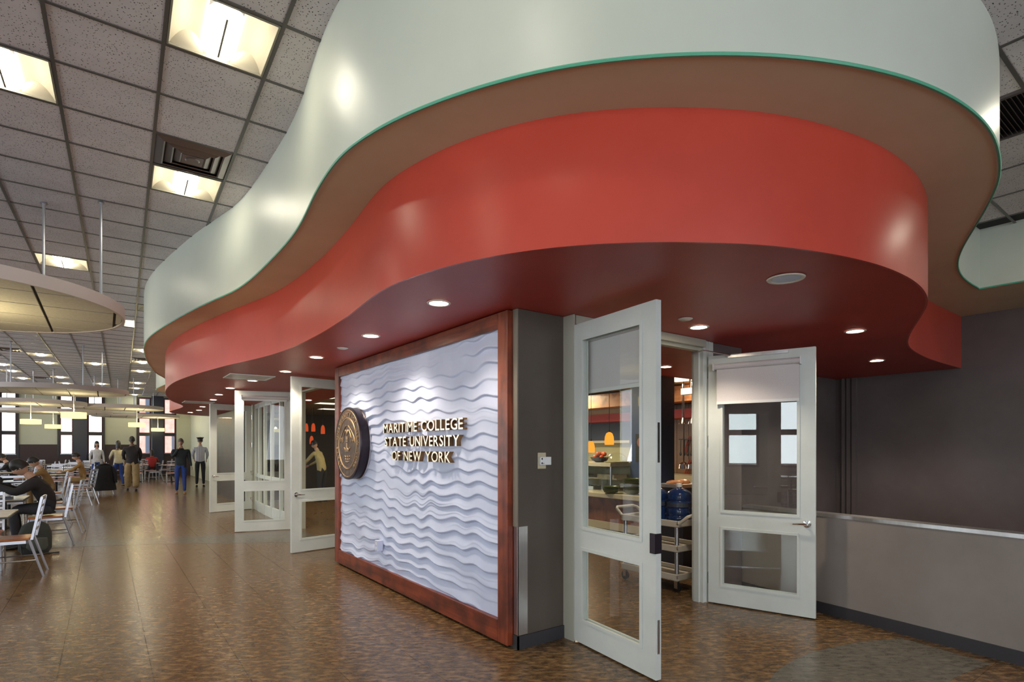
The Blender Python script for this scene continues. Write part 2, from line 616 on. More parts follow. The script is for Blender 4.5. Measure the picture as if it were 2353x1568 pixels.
struct('trim_1', MB().ribbon(green_full, ZG, ZC + 0.05, 0.014), M['green'], smooth=50,
       label='pale green wavy fascia band hung from the ceiling')
bead_pts = [(p[0], p[1], ZG + 0.004) for p in green_full]
struct('trim_2', MB().tube(bead_pts, 0.009, 6), M['bead'], smooth=True, label='thin green edge bead along the bottom of the pale fascia')
struct('trim_3', MB().ribbon(red_c, ZR, ZG + 0.02, 0.014), M['red'], smooth=50, label='red wavy fascia band under the tan soffit')
tan_poly = offset(green_full, .007) + [(9.1, -7.0), (9.1, 3.9), (5.5, 3.9), (3.2, 5.0), (3.2, 22.3)]
struct('ceiling_2', MB().prism(tan_poly, ZG + 0.003, ZG + 0.06), M['tan'], label='tan underside between pale green and red fascias')
red_poly = offset(red_c, .007) + [(9.1, 3.95), (9.1, 5.15), (3.9, 5.15), (3.9, 21.15)]
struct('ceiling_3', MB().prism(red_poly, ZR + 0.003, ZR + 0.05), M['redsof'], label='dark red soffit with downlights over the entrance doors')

# ceiling grid frame
TH = math.radians(1.2)
GX, GY = 0.613, 0.6225
O0 = Vector((0.3, 3.67))
EU = Vector((math.cos(TH), -math.sin(TH)))
EV = Vector((math.sin(TH), math.cos(TH)))


def gpt(i, j):
    p = O0 + EU * (i * GX) + EV * (j * GY)
    return p.x, p.y


LIGHTS = [(0, 0), (0, 4), (-2, 2), (-2, 10), (0, 23), (0, 27), (0, 31), (0, 38), (0, 42), (0, 48), (-2, 29), (-2, 40), (-2, 43),
          (-4, 27), (-4, 30), (-4, 37), (-4, 41), (-6, 28), (-6, 32), (-6, 35), (-6, 39), (2, 43), (-4, 18), (-4, 6), (-4, -2), (0, -4),
          (-6, 12), (-8, 2), (-8, 22), (0, 14)]
VENTS = [(0, 3), (-5, 26), (-5, 38), (0, 26)]
skip = set(LIGHTS) | set(VENTS)
ceiling = struct('ceiling', MB().box(-9.2, 9.2, -7.3, 35.0, 4.26, 4.34), M['plenum'])


def inside(poly, x, y):
    c = False
    n = len(poly)
    for i in range(n):
        x1, y1 = poly[i]
        x2, y2 = poly[(i + 1) % n]
        if (y1 > y) != (y2 > y) and x < (x2 - x1) * (y - y1) / (y2 - y1) + x1:
            c = not c
    return c


def project(x, y, z):
    t = x * S_ + y * C_
    if t < 0.1:
        return None
    return 1176.5 + 1270 * (x * C_ - y * S_) / t, 1028 - 1270 * (z - HC) / t, t


g = 0.012
tile_mesh = MB().box(0, GX - 2 * g + 0.01, 0, GY - 2 * g + 0.01, 0, 0.014).mesh('ceiling_tile', M['tile'])
cells, rest = [], []
hidden_poly = green_c + [(7.6, 22.3)]
for i in range(-15, 12):
    for j in range(-17, 51):
        if (i, j) in skip:
            continue
        x, y = gpt(i + .5, j + .5)
        if x > 8.9 or y > 34.3 or x < -8.9 or y < -7:
            continue
        if x > 2.6 and y < 3.5:
            continue
        p = project(x, y, ZC)
        if inside(hidden_poly, x, y) and inside(hidden_poly, x + .35, y + .3) and inside(hidden_poly, x - .4, y):
            continue
        if p and -60 < p[0] < 2400 and -90 < p[1]:
            cells.append((p[2], i, j))
        else:
            rest.append((i, j))
cells.sort()
for (t, i, j) in cells[:296]:
    x, y = gpt(i, j)
    a, b = EU * (g - .005), EV * (g - .005)
    o = obj('ceiling_tile', tile_mesh, None, parent=ceiling, loc=(x + a.x + b.x, y + a.y + b.y, ZC + 0.003), rot=(0, 0, -TH))
rest += [(i, j) for (t, i, j) in cells[296:]]
mb = MB()
for (i, j) in rest:
    k = len(mb.v)
    mb.box(0.007, GX - 0.007, 0.007, GY - 0.007, 0.003, 0.017)
    x, y = gpt(i, j)
    mb.xform(Matrix.Translation((x, y, ZC)) @ Matrix.Rotation(-TH, 4, 'Z'), k)
obj('far_ceiling_tiles', mb, M['tile'], parent=ceiling, kind='stuff')
mb = MB()
L0, L1, W0, W1 = -17 * GY, 49.5 * GY, -15 * GX, 12 * GX
for i in range(-15, 13):
    y1 = L1 if i < 5 else 49 * GY
    mb.box(i * GX - g, i * GX + g, L0 if i < 4 else 0, y1, -0.004, 0.003)
for j in range(-17, 50):
    mb.box(W0, W1 if j > 0 else 4 * GX, j * GY - g, j * GY + g, -0.003, 0.0029)
mb.xform(Matrix.Translation((O0.x, O0.y, ZC)) @ Matrix.Rotation(-TH, 4, 'Z'))
obj('ceiling_grid', mb, M['tee'], parent=ceiling)

# lower ceiling over the right-hand side
low = struct('ceiling_4', MB().box(2.7, 9.1, -7.2, 3.3, ZL + 0.02, ZL + 0.06), M['plenum'])
xs = [4.23 + 0.63 * k - 0.63 * 2 for k in range(8)]
lowtile = MB().box(0.008, 0.622, 0.008, 0.602, 0, 0.014).mesh('ceiling_tile', M['tile'])
lt = MB()
for a in range(7):
    for b in range(-11, 4):
        x, y = xs[a], 0.92 + b * 0.61
        if (a, b) in ((3, 0), (3, -1), (6, -2)) or x > 9:
            continue
        p = project(x + .3, y + .3, ZL)
        if x + .6 > 7.75 and y > 1.0:
            continue
        if p and p[0] > 2230 and p[0] < 2500 and p[1] > -100:
            obj('ceiling_tile', lowtile, None, parent=low, loc=(x, y, ZL))
        else:
            lt.box(x + .008, x + .622, y + .008, y + .602, ZL, ZL + .014)
obj('far_ceiling_tiles', lt, M['tile'], parent=low, kind='stuff')
mb = MB()
for x in xs:
    mb.box(x - g, x + g, -7, 3.2, ZL - 0.005, ZL)
for b in range(-12, 4):
    mb.box(2.75, 8.6, 0.92 + b * .61 - g, 0.92 + b * .61 + g, ZL - 0.0045, ZL - 0.0001)
obj('ceiling_grid', mb, M['tee'], parent=low)
vg = thing('ceiling_grille', 'dark ribbed return air grille in the ceiling at far right', 'vent', (xs[3] + .3, 1.2, ZL))
mb = MB()
mb.box(-.30, .30, -.03, 0.0, -.02, .012).box(-.30, .30, .59, .62, -.02, .012).box(-.33, -.30, -.03, .62, -.02, .012).box(.30, .33, -.03, .62, -.02, .012)
mb.xform(Matrix.Translation((0, -.3, 0)))
obj('frame', mb, M['vent'], vg)
mb = MB()
for k in range(22):
    y = -.29 + k * .027
    mb.add([(-.3, y, -.015), (.3, y, -.015), (.3, y + .012, .01), (-.3, y + .012, .01), (-.3, y + .004, -.015), (.3, y + .004, -.015), (.3, y + .016, .01), (-.3, y + .016, .01)],
           [(0, 1, 2, 3), (4, 7, 6, 5), (0, 4, 5, 1), (3, 2, 6, 7)])
obj('louvre_blades', mb, M['vent'], vg)
obj('backing', MB().box(-.3, .3, -.3, .3, .011, .014), M['ventdark'], vg)

# floor
floor = struct('floor', MB().box(-9.2, 13.5, -7.3, 35.0, -0.12, -0.004), M['joint'])
FX, FY = 0.51, 0.46
fmesh = MB().box(0.0012, FX - 0.0012, 0.0012, FY - 0.0012, -0.004, 0).mesh('floor_tile', M['floor'])
near, mb = [], MB()
for i in range(-18, 27):
    for j in range(-16, 76):
        x, y = -0.25 + i * FX, 3.41 + j * FY
        p = project(x + .25, y + .23, 0)
        if p and -80 < p[0] < 2430 and p[1] < 1650:
            near.append((p[2], x, y))
        else:
            mb.box(x + .0012, x + FX - .0012, y + .0012, y + FY - .0012, -0.004, 0)
near.sort()
for (t, x, y) in near[:298]:
    obj('floor_tile', fmesh, None, parent=floor, loc=(x, y, 0))
for (t, x, y) in near[298:]:
    mb.box(x + .0012, x + FX - .0012, y + .0012, y + FY - .0012, -0.004, 0)
obj('far_floor_tiles', mb, M['floor'], parent=floor, kind='stuff')
# grey inlays
out = catmull([(2.75, 0.6), (3.05, 1.45), (3.4, 1.86), (3.99, 1.98), (4.63, 1.89), (5.10, 1.70)], .1)
inn = catmull([(5.0, 1.12), (4.75, 1.17), (4.37, 1.2), (4.0, 1.1), (3.7, .75), (3.6, .4)], .1)
struct('floor_2', MB().prism(out + inn, -0.002, 0.0015), M['inlay'], label='curved grey band set in the brown floor')
struct('floor_3', MB().prism([(-1.6, 11.9), (-.42, 11.37), (.81, 10.95), (1.8, 10.64), (2.9, 10.3), (2.9, 8.9), (1.8, 9.55), (.64, 10.3), (-.39, 10.72), (-1.6, 11.2)], -0.002, 0.0012),
       M['inlay'], label='grey strip crossing the brown floor')

# ------------------------------------------------------------------ walls
struct('wall_feature', MB().box(2.5, 2.95, 3.31, 7.25, 0, ZR), M['pier'])
struct('wall_right', MB().box(9.1, 9.25, -7.3, 5.2, 0, 4.3), M['brown'])
mb = MB().box(6.0, 9.1, 3.9, 4.0, 0, 3.3)
mb.prism([(4.87, 3.25), (5.40, 3.25), (6.0, 3.9), (6.0, 4.0), (5.9, 4.0), (5.33, 3.4), (4.87, 3.4)], 0, ZR)
struct('wall_back', mb, M['brown'])
struct('trim_4', MB().box(9.04, 9.1, 3.60, 3.66, 0, ZR).box(9.06, 9.1, 3.68, 3.74, 0, ZR).box(9.02, 9.1, 3.76, 3.79, 0, ZR), M['brown'],
       label='narrow vertical trim strips near the dark wall corner')
# half wall
hw = [(5.42, 3.26), (5.30, 2.43), (5.13, 0.98), (4.90, -1.0), (4.75, -2.2)]
struct('wall_half', MB().ribbon(hw, 0, 0.885, 0.12), M['half'], label='low taupe half wall beside the open right door')
struct('trim_5', MB().ribbon([(p[0] - .012, p[1]) for p in hw], 0.885, 0.915, 0.145), M['steel'], label='steel cap on the low half wall')
struct('baseboard_right', MB().ribbon([(p[0] - .010, p[1]) for p in hw], 0, 0.10, 0.0095), M['rubber'])
# pier base and corner guard
struct('baseboard_pier', MB().box(2.488, 2.95, 3.298, 3.31, 0, 0.10).box(2.488, 2.5, 3.298, 3.365, 0, .10), M['rubber'])
struct('added_lit_strip', MB().box(2.490, 2.5, 3.312, 3.366, .92, ZR), principled('lit_taupe_corner', (.22, .19, .155), .5), label='added taupe strip, paler for the light on this side, between wood frame and wall end')  # added strip: pier paint made paler to show light on this side
cg = thing('corner_guard', 'brushed steel corner guard low on the wall end beside the wood frame', 'corner guard', (2.5, 3.31, 0))
obj('guard_angle', MB().box(-.004, 0.085, -.004, 0, .105, .92).box(-.004, 0, -.004, .052, .105, .92), M['steel'], cg)
for z in (.16, .86):
    obj('screw', MB().box(.07, .076, -.007, -.004, z, z + .006), M['chrome'], cg)
# room shell out of view
struct('wall_servery', MB().box(12.6, 12.8, 3.9, 21.3, 0, 3.3), M['brick_tile'])
struct('wall_servery_far', MB().box(3.9, 12.8, 21.15, 21.3, 0, 3.3), M['pier'])
mb = MB().box(6.0, 12.8, 3.95, 4.05, 0, 3.3)
struct('wall_servery_near', mb, M['brick_tile'])
struct('ceiling_5', MB().box(3.9, 12.8, 5.15, 21.2, 2.74, 2.8), M['soff_in'], label='beige servery ceiling behind the doors')
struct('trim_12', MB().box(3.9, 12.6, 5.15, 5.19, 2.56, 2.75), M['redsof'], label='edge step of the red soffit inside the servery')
struct('wall_hall_right', MB().box(3.75, 3.9, 21.2, 34.6, 0, 4.3), M['cream'])

# windows on the far wall (y = 34.5), left wall (x=-9) and back wall
def window_bay(idx, w, h0, h1, mat4, kind_name='window'):
    """tall window of three panes: local x along the wall, y depth, glass at y=0"""
    r = thing('%s_%d' % (kind_name, idx), None, None, kind='structure')
    r.matrix_world = mat4
    bars = [h0, h0 + (h1 - h0) * .355, h0 + (h1 - h0) * .70, h1]
    fr = MB()
    e = 0.055
    fr.box(0, e, -.06, .06, h0, h1).box(w - e, w, -.06, .06, h0, h1)
    fr.box(e, w - e, -.06, .06, h0, h0 + e).box(e, w - e, -.06, .06, h1 - e, h1)
    obj('frame', fr, M['frame_dark'], r)
    for b in bars[1:3]:
        obj('transom', MB().box(e, w - e, -.055, .055, b - .06, b + .06), M['frame_dark'], r)
    for k in range(3):
        z0 = bars[k] + .06
        z1 = bars[k + 1] - .06
        sash = MB().box(e, e + .03, -.03, .03, z0, z1).box(w - e - .03, w - e, -.03, .03, z0, z1)
        sash.box(e + .03, w - e - .03, -.03, .03, z0, z0 + .03).box(e + .03, w - e - .03, -.03, .03, z1 - .03, z1)
        so = obj('sash', sash, M['frame_red'], r)
        obj('pane', MB().box(e + .03, w - e - .03, -.003, .003, z0 + .03, z1 - .03), M['glass'], so)
    obj('sill', MB().box(0, w, -.14, -.06, h0 - .03, h0), M['frame_dark'], r)
    return r


def wall_with_openings(name, length, openings, h0, h1, H, mat4, m, wains=True):
    mb = MB()
    mb.box(0, length, 0, .2, h1, H)
    mb.box(0, length, 0, .2, 0, h0)
    x = 0
    for (a, b) in sorted(openings):
        mb.box(x, a, 0, .2, h0, h1)
        x = b
    mb.box(x, length, 0, .2, h0, h1)
    mb.xform(mat4)
    o = struct(name, mb, m)
    return o


WF = 34.5
ops_far = []
units = [(-3.90, -3.27), (-1.78, -1.20), (-0.70, -0.03), (1.38, 1.98), (2.50, 3.10), (-5.1, -4.5), (-7.1, -6.5), (-8.2, -7.6)]
m4 = Matrix.Translation((-9.2, WF, 0))
wall_with_openings('wall_far', 13.1, [(a + 9.2, b + 9.2) for a, b in units], 1.13, 4.12, 4.3, m4, M['cream'])
wi = 1
for (a, b) in sorted(units):
    window_bay(wi, b - a, 1.13, 4.12, Matrix.Translation((a, WF + .08, 0)))
    wi += 1
wn = MB()
for (a, b) in ((-3.22, -1.83), (0.02, 1.33), (-6.45, -5.15), (-9.1, -8.25)):
    wn.box(a, b, WF - .03, WF, 0, 1.65)
struct('trim_6', wn, M['wainscot'], label='dark maroon wainscot under the cream far wall panels')
struct('trim_7', MB().box(-9, 3.75, WF - .02, WF, 0, 1.12), M['wainscot'], label='dark base under the far windows')
nc = MB()
for (a, b) in ((-1.20, -0.70), (1.98, 2.50), (-4.5, -3.9), (-7.6, -7.1)):
    nc.box(a, b, WF - .35, WF, 0, 4.18)
struct('wall_columns', nc, M['navy'], label='navy columns between the paired far windows')
jb = MB()
for (a, b) in ((-3.27, -3.22), (-1.83, -1.78), (-.03, .02), (1.33, 1.38)):
    jb.box(a, b, WF - .06, WF, 1.0, 4.15)
struct('trim_8', jb, M['frame_dark'], label='dark vertical edges of the cream wall panels')
# left wall x=-9
lops = []
yy = -4.6
while yy < 32:
    lops += [(yy, yy + 1.0), (yy + 1.5, yy + 2.5)]
    yy += 4.4
m4 = Matrix.Translation((-9.0, -7.2, 0)) @ Matrix.Rotation(PI / 2, 4, 'Z')
wall_with_openings('wall_left', 42, [(a + 7.2, b + 7.2) for a, b in lops], .9, 4.0, 4.3, m4, M['cream'])
for (a, b) in lops:
    if a < 14:
        window_bay(wi, b - a, .9, 4.0, Matrix.Translation((-9.1, a, 0)) @ Matrix.Rotation(PI / 2, 4, 'Z'))
        wi += 1
bops = [(-7.5, -6.5), (-6.0, -5.0), (-3.0, -2.0), (-1.5, -.5), (1.5, 2.5), (3.0, 4.0)]
m4 = Matrix.Translation((-9.2, -7.3, 0))
wall_with_openings('wall_rear', 18.4, [(a + 9.2, b + 9.2) for a, b in bops], .9, 4.0, 4.3, m4, M['cream'])
# outdoors, seen small through the far windows
ob = thing('brick_building', 'pink brick building across the street beyond the far right windows', 'building', (9, 62, 0))
obj('wall', MB().box(-9, 9, 0, 6, -1, 12), noisy('pale_red_brick', (.62, .25, .2), (.75, .36, .3), scale=2, rough=.9), ob)
for k in range(8):
    for q in range(3):
        obj('window', MB().box(-8 + k * 2.1, -7 + k * 2.1, -.05, 0.02, 1 + q * 3.4, 2.8 + q * 3.4), M['slate'], ob)
struct('ground', MB().box(-60, 60, 35.2, 120, -1.2, -1.0), principled('snowy_ground', (.7, .72, .75), .9), label='pale ground outside the far windows')

# ------------------------------------------------------------------ ceiling fixtures
def troffer_proto():
    t = thing('ceiling_light', '', 'ceiling light', group='recessed two by two troffers in the hall ceiling')
    w = 0.585
    h = w / 2
    mb = MB()
    mb.box(-h, h, -h, -h + .012, -.006, .05).box(-h, h, h - .012, h, -.006, .05).box(-h, -h + .012, -h, h, -.006, .05).box(h - .012, h, -h, h, -.006, .05)
    obj('frame', mb, M['lensrib'], t)
    # reflector: two concave troughs either side of the basket, axis along y
    mb = MB()
    for sgn in (-1, 1):
        vs = []
        n = 10
        for k in range(n + 1):
            a = k / n
            x = .095 + a * (h - .107)
            z = .004 + .07 * math.sin(PI * (0.12 + .88 * a)) ** .8 * (1 - .25 * a)
            vs += [(sgn * x, -h + .012, z), (sgn * x, h - .012, z)]
        fs = [(2 * k, 2 * k + 1, 2 * k + 3, 2 * k + 2) for k in range(n)]
        mb.add(vs, fs)
    # rounded end covers
    for sgn in (-1, 1):
        for sy in (-1, 1):
            vs = [(sgn * (.18), sy * (h - .012), .0)]
            n = 10
            for k in range(n + 1):
                a = PI * k / n
                vs.append((sgn * (.182 + .1 * math.cos(a)), sy * (h - .012 - .11 * math.sin(a)), .012 + .055 * math.sin(a)))
            mb.add(vs, [(0, k + 1, k + 2) for k in range(n)])
    mb.box(-h, h, -h, h, .085, .09)
    obj('reflector', mb, M['pan'], t, smooth=True)
    mb = MB()
    vs = []
    n, r = 10, .098
    ys = [-h + .015, -h + .05, -h + .09, h - .09, h - .05, h - .015]
    sc_ = [.35, .8, 1, 1, .8, .35]
    for y, s in zip(ys, sc_):
        for k in range(n + 1):
            a = PI * k / n
            vs.append((r * s * math.cos(a), y, .012 - .035 * s * math.sin(a) + 0.0))
    fs = [(i * (n + 1) + k, i * (n + 1) + k + 1, (i + 1) * (n + 1) + k + 1, (i + 1) * (n + 1) + k) for i in range(5) for k in range(n)]
    mb.add(vs, fs)
    obj('lens', mb, M['lens'], t, smooth=True)
    obj('lens_rib', MB().box(-.006, .006, -h + .09, h - .09, -.032, -.021), M['lensrib'], t)
    return t


tp = troffer_proto()
LBL = {(0, 0): 'large bright square ceiling light nearest the camera at top left', (0, 4): 'square ceiling light beside the air diffuser',
       (-2, 2): 'square ceiling light cut by the left picture edge', (-2, 10): 'square ceiling light above the near round cloud panel'}
first = True
nth = {}
for (i, j) in LIGHTS:
    x, y = gpt(i + .5, j + .5)
    lab = LBL.get((i, j))
    p = project(x, y, ZC)
    if not lab and not (p and -20 < p[0] < 600 and p[1] > 0) and j > 20:
        continue
    if first:
        o = tp
        o.location = (x, y, ZC)
        o.rotation_euler = (0, 0, -TH)
        first = False
    else:
        o = dup(tp, (x, y, ZC), -TH)
    if not lab and p and -10 < p[0] < 480 and p[1] > 0:
        cn = {0: 'nearest the pale fascia', -2: 'second from the pale fascia', -4: 'third from the pale fascia', -6: 'fourth from the pale fascia'}.get(i, 'nearest the end wall corner')
        nth[i] = nth.get(i, 0) + 1
        if 'group' in o:
            del o['group']
        lab = '%s small far ceiling light in the column %s' % (['first', 'second', 'third', 'fourth', 'fifth', 'sixth', 'seventh'][nth[i] - 1], cn)
    elif not lab:
        o['group'] = 'ceiling lights beyond the picture edge'
    o['label'] = lab or 'square ceiling light beyond the picture edge over the dining tables'


for (x, y, lab) in ((5.175, .615, 'square ceiling light beyond the top right corner beside the grille'), (7.065, .005, 'square ceiling light beyond the right edge over the half wall')):
    o = dup(tp, (x, y, ZL), 0, label=lab)
    del o['group']


def diffuser_proto():
    t = thing('air_diffuser', '', 'vent', group='louvred air diffusers in the hall ceiling')
    for k, (a, b) in enumerate(((.295, .235), (.225, .165), (.155, .10))):
        z0, z1 = -.004 - .0 * k, -.03
        vs, fs = [], []
        for (r, z) in ((a, .004), (b, -.022), (b - .012, -.018), (a - .012, .03)):
            vs += [(-r, -r, z), (r, -r, z), (r, r, z), (-r, r, z)]
        for q in range(4):
            for s in range(4):
                n0, n1 = q * 4, ((q + 1) % 4) * 4
                fs.append((n0 + s, n0 + (s + 1) % 4, n1 + (s + 1) % 4, n1 + s))
        obj('louvre_ring', MB().add(vs, fs), M['vent'], t)
    obj('center_plate', MB().box(-.085, .085, -.085, .085, -.02, -.015).lathe([(.0, -.028), (.05, -.028), (.06, -.02)], n=20), M['vent'], t)
    obj('backing', MB().box(-.3, .3, -.3, .3, .03, .04), M['ventdark'], t)
    return t


dp = diffuser_proto()
for k, (i, j) in enumerate(VENTS):
    x, y = gpt(i + .5, j + .5)
    o = dp if k == 0 else dup(dp, (0, 0, 0), -TH)
    o.location = (x, y, ZC)
    o.rotation_euler = (0, 0, -TH)
    o['label'] = ['dark square air diffuser touching the near ceiling light', 'small far air diffuser at the left end of a light row',
                  'small far air diffuser just above the second cloud panel', 'far air diffuser beside the pale fascia'][k]

# downlights in the red soffit
def downlight_proto(r=.075, lit=True):
    t = thing('downlight', '', 'downlight')
    n = 28
    mb = MB().lathe([(r * .86, .004), (r * .9, -.004), (r, -.007), (r * 1.12, -.006), (r * 1.16, .001)], n=n)
    ring = MB()
    prof = [(r * .86, .002), (r * .92, -.006), (r * 1.10, -.007), (r * 1.16, .0)]
    vs, fs = [], []
    for (q, z) in prof:
        for k in range(n):
            a = 2 * PI * k / n
            vs.append((q * math.cos(a), q * math.sin(a), z))
    for i in range(3):
        for k in range(n):
            fs.append((i * n + k, i * n + (k + 1) % n, (i + 1) * n + (k + 1) % n, (i + 1) * n + k))
    ring.add(vs, fs)
    obj('trim_ring', ring, M['trimring'], t, smooth=True)
    d = MB().lathe([(0.001, -.0035), (r * .87, -.0025), (r * .87, 0)], n=n)
    obj('lens', d, M['bulb'] if lit else principled('unlit_lens', (.35, .4, .5), .15, .5), t, smooth=True)
    return t


dl = downlight_proto()
DL = [(1.94, 3.52, 'first downlight in the red soffit, nearest the wave panel corner'), (2.0, 4.93, 'second downlight from the camera above the wave panel'),
      (1.97, 6.48, 'third downlight along the red soffit above the seal end of the wave panel'), (2.0, 7.95, 'downlight just above the open door left of the wave panel'),
      (1.86, 9.35, 'downlight right behind the rectangular soffit panel'), (1.78, 10.77, 'downlight above the middle open door'),
      (1.82, 12.23, 'downlight just left of the top of the middle open door'), (1.92, 13.64, 'downlight above the top corner of the farthest open door'), (2.03, 16.15, 'nearest of the three tiny downlights left of the farthest door'), (2.14, 17.7, 'middle of the three tiny downlights left of the farthest door'), (2.06, 18.99, 'farthest of the three tiny downlights left of the farthest door'),
      (4.14, 2.89, 'downlight directly in front of the double doors'), (5.41, 2.16, 'bright downlight above the top of the right open door'),
      (7.46, 2.74, 'downlight nearest the dark right wall'), (5.84, 4.57, 'downlight inside the servery seen above the door opening'), (3.63, 12.5, 'downlight inside seen through the glass of the left open door')]
for k, (x, y, lab) in enumerate(DL):
    o = dl if k == 0 else dup(dl, (0, 0, 0), 0)
    o.location = (x, y, ZR)
    if lab:
        o['label'] = lab
        if 'group' in o:
            del o['group']
    else:
        o['label'] = 'tiny far downlight in the red soffit'
        o['group'] = 'far downlights in the red soffit'
    ld = bpy.data.lights.new('downlight_beam', 'SPOT')
    ld.energy = 26 if y < 9 else 20
    ld.spot_size = math.radians(125)
    ld.spot_blend = 0.6
    ld.shadow_soft_size = .06
    ld.color = (1.0, .86, .66)
    lo = bpy.data.objects.new('downlight_beam', ld)
    lo.parent = o
    lo.location = (0, 0, -.03)
    COL.objects.link(lo)
# the wide unlit one and small cover plates
o = downlight_proto(.095, False)
o.location = (3.38, 1.74, ZR)
o['label'] = 'larger unlit grey downlight high in the red soffit'
for (x, y, lab) in ((2.01, 5.72, 'small pale round cover plate between soffit downlights left of the lettering'), (3.79, 2.77, 'small pale round cover plate above the double doors')):
    s = thing('cover_plate', lab, 'cover plate', (x, y, ZR))
    obj('plate', MB().lathe([(0.001, -.012), (.04, -.011), (.05, -.004), (.05, 0)], n=24), M['trimring'], s, smooth=True)
    obj('rim', MB().lathe([(.05, -.003), (.056, -.003), (.058, 0)], n=24), M['white'], s, smooth=True)
for (x, y, lab) in ((1.72, 8.88, 'pale rectangular panel set in the red soffit'), (1.75, 14.6, 'far pale rectangular panel set in the red soffit')):
    s = thing('soffit_panel', lab, 'vent', (x, y, ZR))
    obj('frame', MB().box(-.30, .30, -.30, -.27, -.012, 0).box(-.30, .30, .27, .30, -.012, 0).box(-.30, -.27, -.27, .27, -.012, 0).box(.27, .30, -.27, .27, -.012, 0), M['white'], s)
    obj('louvres', MB().box(-.27, .27, -.27, .27, -.006, 0), M['white'], s)

# ------------------------------------------------------------------ suspended cloud discs
def clip_circle(poly, rx, ry, n=72):
    """clip polygon (list of xy) by an ellipse centred at origin"""
    def cut(P, a, b):
        out_ = []
        for i in range(len(P)):
            p, q = P[i], P[(i + 1) % len(P)]
            fp = (b[0] - a[0]) * (p[1] - a[1]) - (b[1] - a[1]) * (p[0] - a[0])
            fq = (b[0] - a[0]) * (q[1] - a[1]) - (b[1] - a[1]) * (q[0] - a[0])
            if fp >= 0:
                out_.append(p)
            if (fp >= 0) != (fq >= 0):
                t = fp / (fp - fq)
                out_.append((p[0] + t * (q[0] - p[0]), p[1] + t * (q[1] - p[1])))
        return out_
    for k in range(n):
        a = (rx * math.cos(2 * PI * k / n), ry * math.sin(2 * PI * k / n))
        b = (rx * math.cos(2 * PI * (k + 1) / n), ry * math.sin(2 * PI * (k + 1) / n))
        poly = cut(poly, a, b)
        if len(poly) < 3:
            return None
    return poly


def cloud(cx, cy, rx, ry, lab, rods, z=2.95, tiles=True, box=None):
    t = thing('ceiling_cloud', lab, 'ceiling panel', (cx, cy, z))
    n = 96
    mb = MB()
    vs, fs = [], []
    for (e, zz) in ((0, 0), (0, .12), (-.03, .12), (-.03, 0)):
        for k in range(n):
            a = 2 * PI * k / n
            vs.append(((rx + e) * math.cos(a), (ry + e) * math.sin(a), zz))
    for i in range(4):
        for k in range(n):
            fs.append((i * n + k, i * n + (k + 1) % n, ((i + 1) % 4) * n + (k + 1) % n, ((i + 1) % 4) * n + k))
    mb.add(vs, fs)
    obj('rim', mb, M['disc_rim'], t, smooth=True)
    obj('backing', MB().lathe([(0.001, .03), (1, .03), (1, .05), (.001, .05)], n=64, sx=rx - .03, sy=ry - .03), M['ventdark'], t)
    pm = MB()
    K = int(max(rx, ry) / .6) + 2
    for i in range(-K, K):
        for j in range(-K, K):
            x0, y0 = i * .61 + .013 + .2, j * .61 + .013 + .25
            P = clip_circle([(x0, y0), (x0 + .584, y0), (x0 + .584, y0 + .584), (x0, y0 + .584)], rx - .035, ry - .035)
            if P and len(P) >= 3:
                A = abs(sum(P[k][0] * P[(k + 1) % len(P)][1] - P[(k + 1) % len(P)][0] * P[k][1] for k in range(len(P)))) / 2
                if A < .003:
                    continue
                if tiles:
                    obj('panel', MB().prism(P, .008, .028), M['disc_tile'], t)
                else:
                    pm.prism(P, .008, .028)
    if not tiles:
        obj('panels', pm, M['disc_tile'], t)
    for (x, y) in rods:
        obj('hanger_rod', MB().tube([(x - cx, y - cy, .045), (x - cx, y - cy, ZC - z - .004)], .014, 8).lathe([(.035, ZC - z - .02), (.03, ZC - z - .004)], c=(x - cx, y - cy, 0), n=12), M['chair_metal'], t)
    if box:
        b = obj('junction_box', MB().box(-.05, .05, -.03, .03, -.03, .05), M['chrome'], t, loc=box)
    return t


cloud(-1.33, 7.72, 1.52, 1.52, 'large round suspended ceiling cloud nearest the camera at left', [(-.53, 7.85), (-.03, 7.45), (-2.3, 7.9), (-1.5, 8.9)], box=(1.57, .35, .04))
cloud(-.95, 18.7, 1.5, 1.35, 'second round ceiling cloud, above the nearest yellow drum lamp', [(-.45, 18.3), (-.05, 19.2), (-1.9, 18.7)], tiles=False)
cloud(-1.98, 24.4, 1.5, 1.3, 'third ceiling cloud at the left edge of the frame in front of the far windows', [(-1.4, 24.4), (-2.6, 24.6), (-1.98, 25.2)], tiles=False)
cloud(.42, 25.6, 1.45, 1.3, 'ceiling cloud whose tip reaches past the third far window', [(.9, 25.6), (-.3, 25.6), (.42, 26.4)], tiles=False)
cloud(-1.7, 30.0, 2.0, 1.5, 'far ceiling cloud low at left before the end wall', [(-1.0, 30.0), (-2.6, 30.0), (-1.7, 30.8)], tiles=False)
cloud(2.0 - .75, 31.9, 1.75, 1.5, 'farthest ceiling cloud ending behind the leftmost open door', [(.6, 31.9), (1.9, 31.9), (1.2, 32.9)], tiles=False)


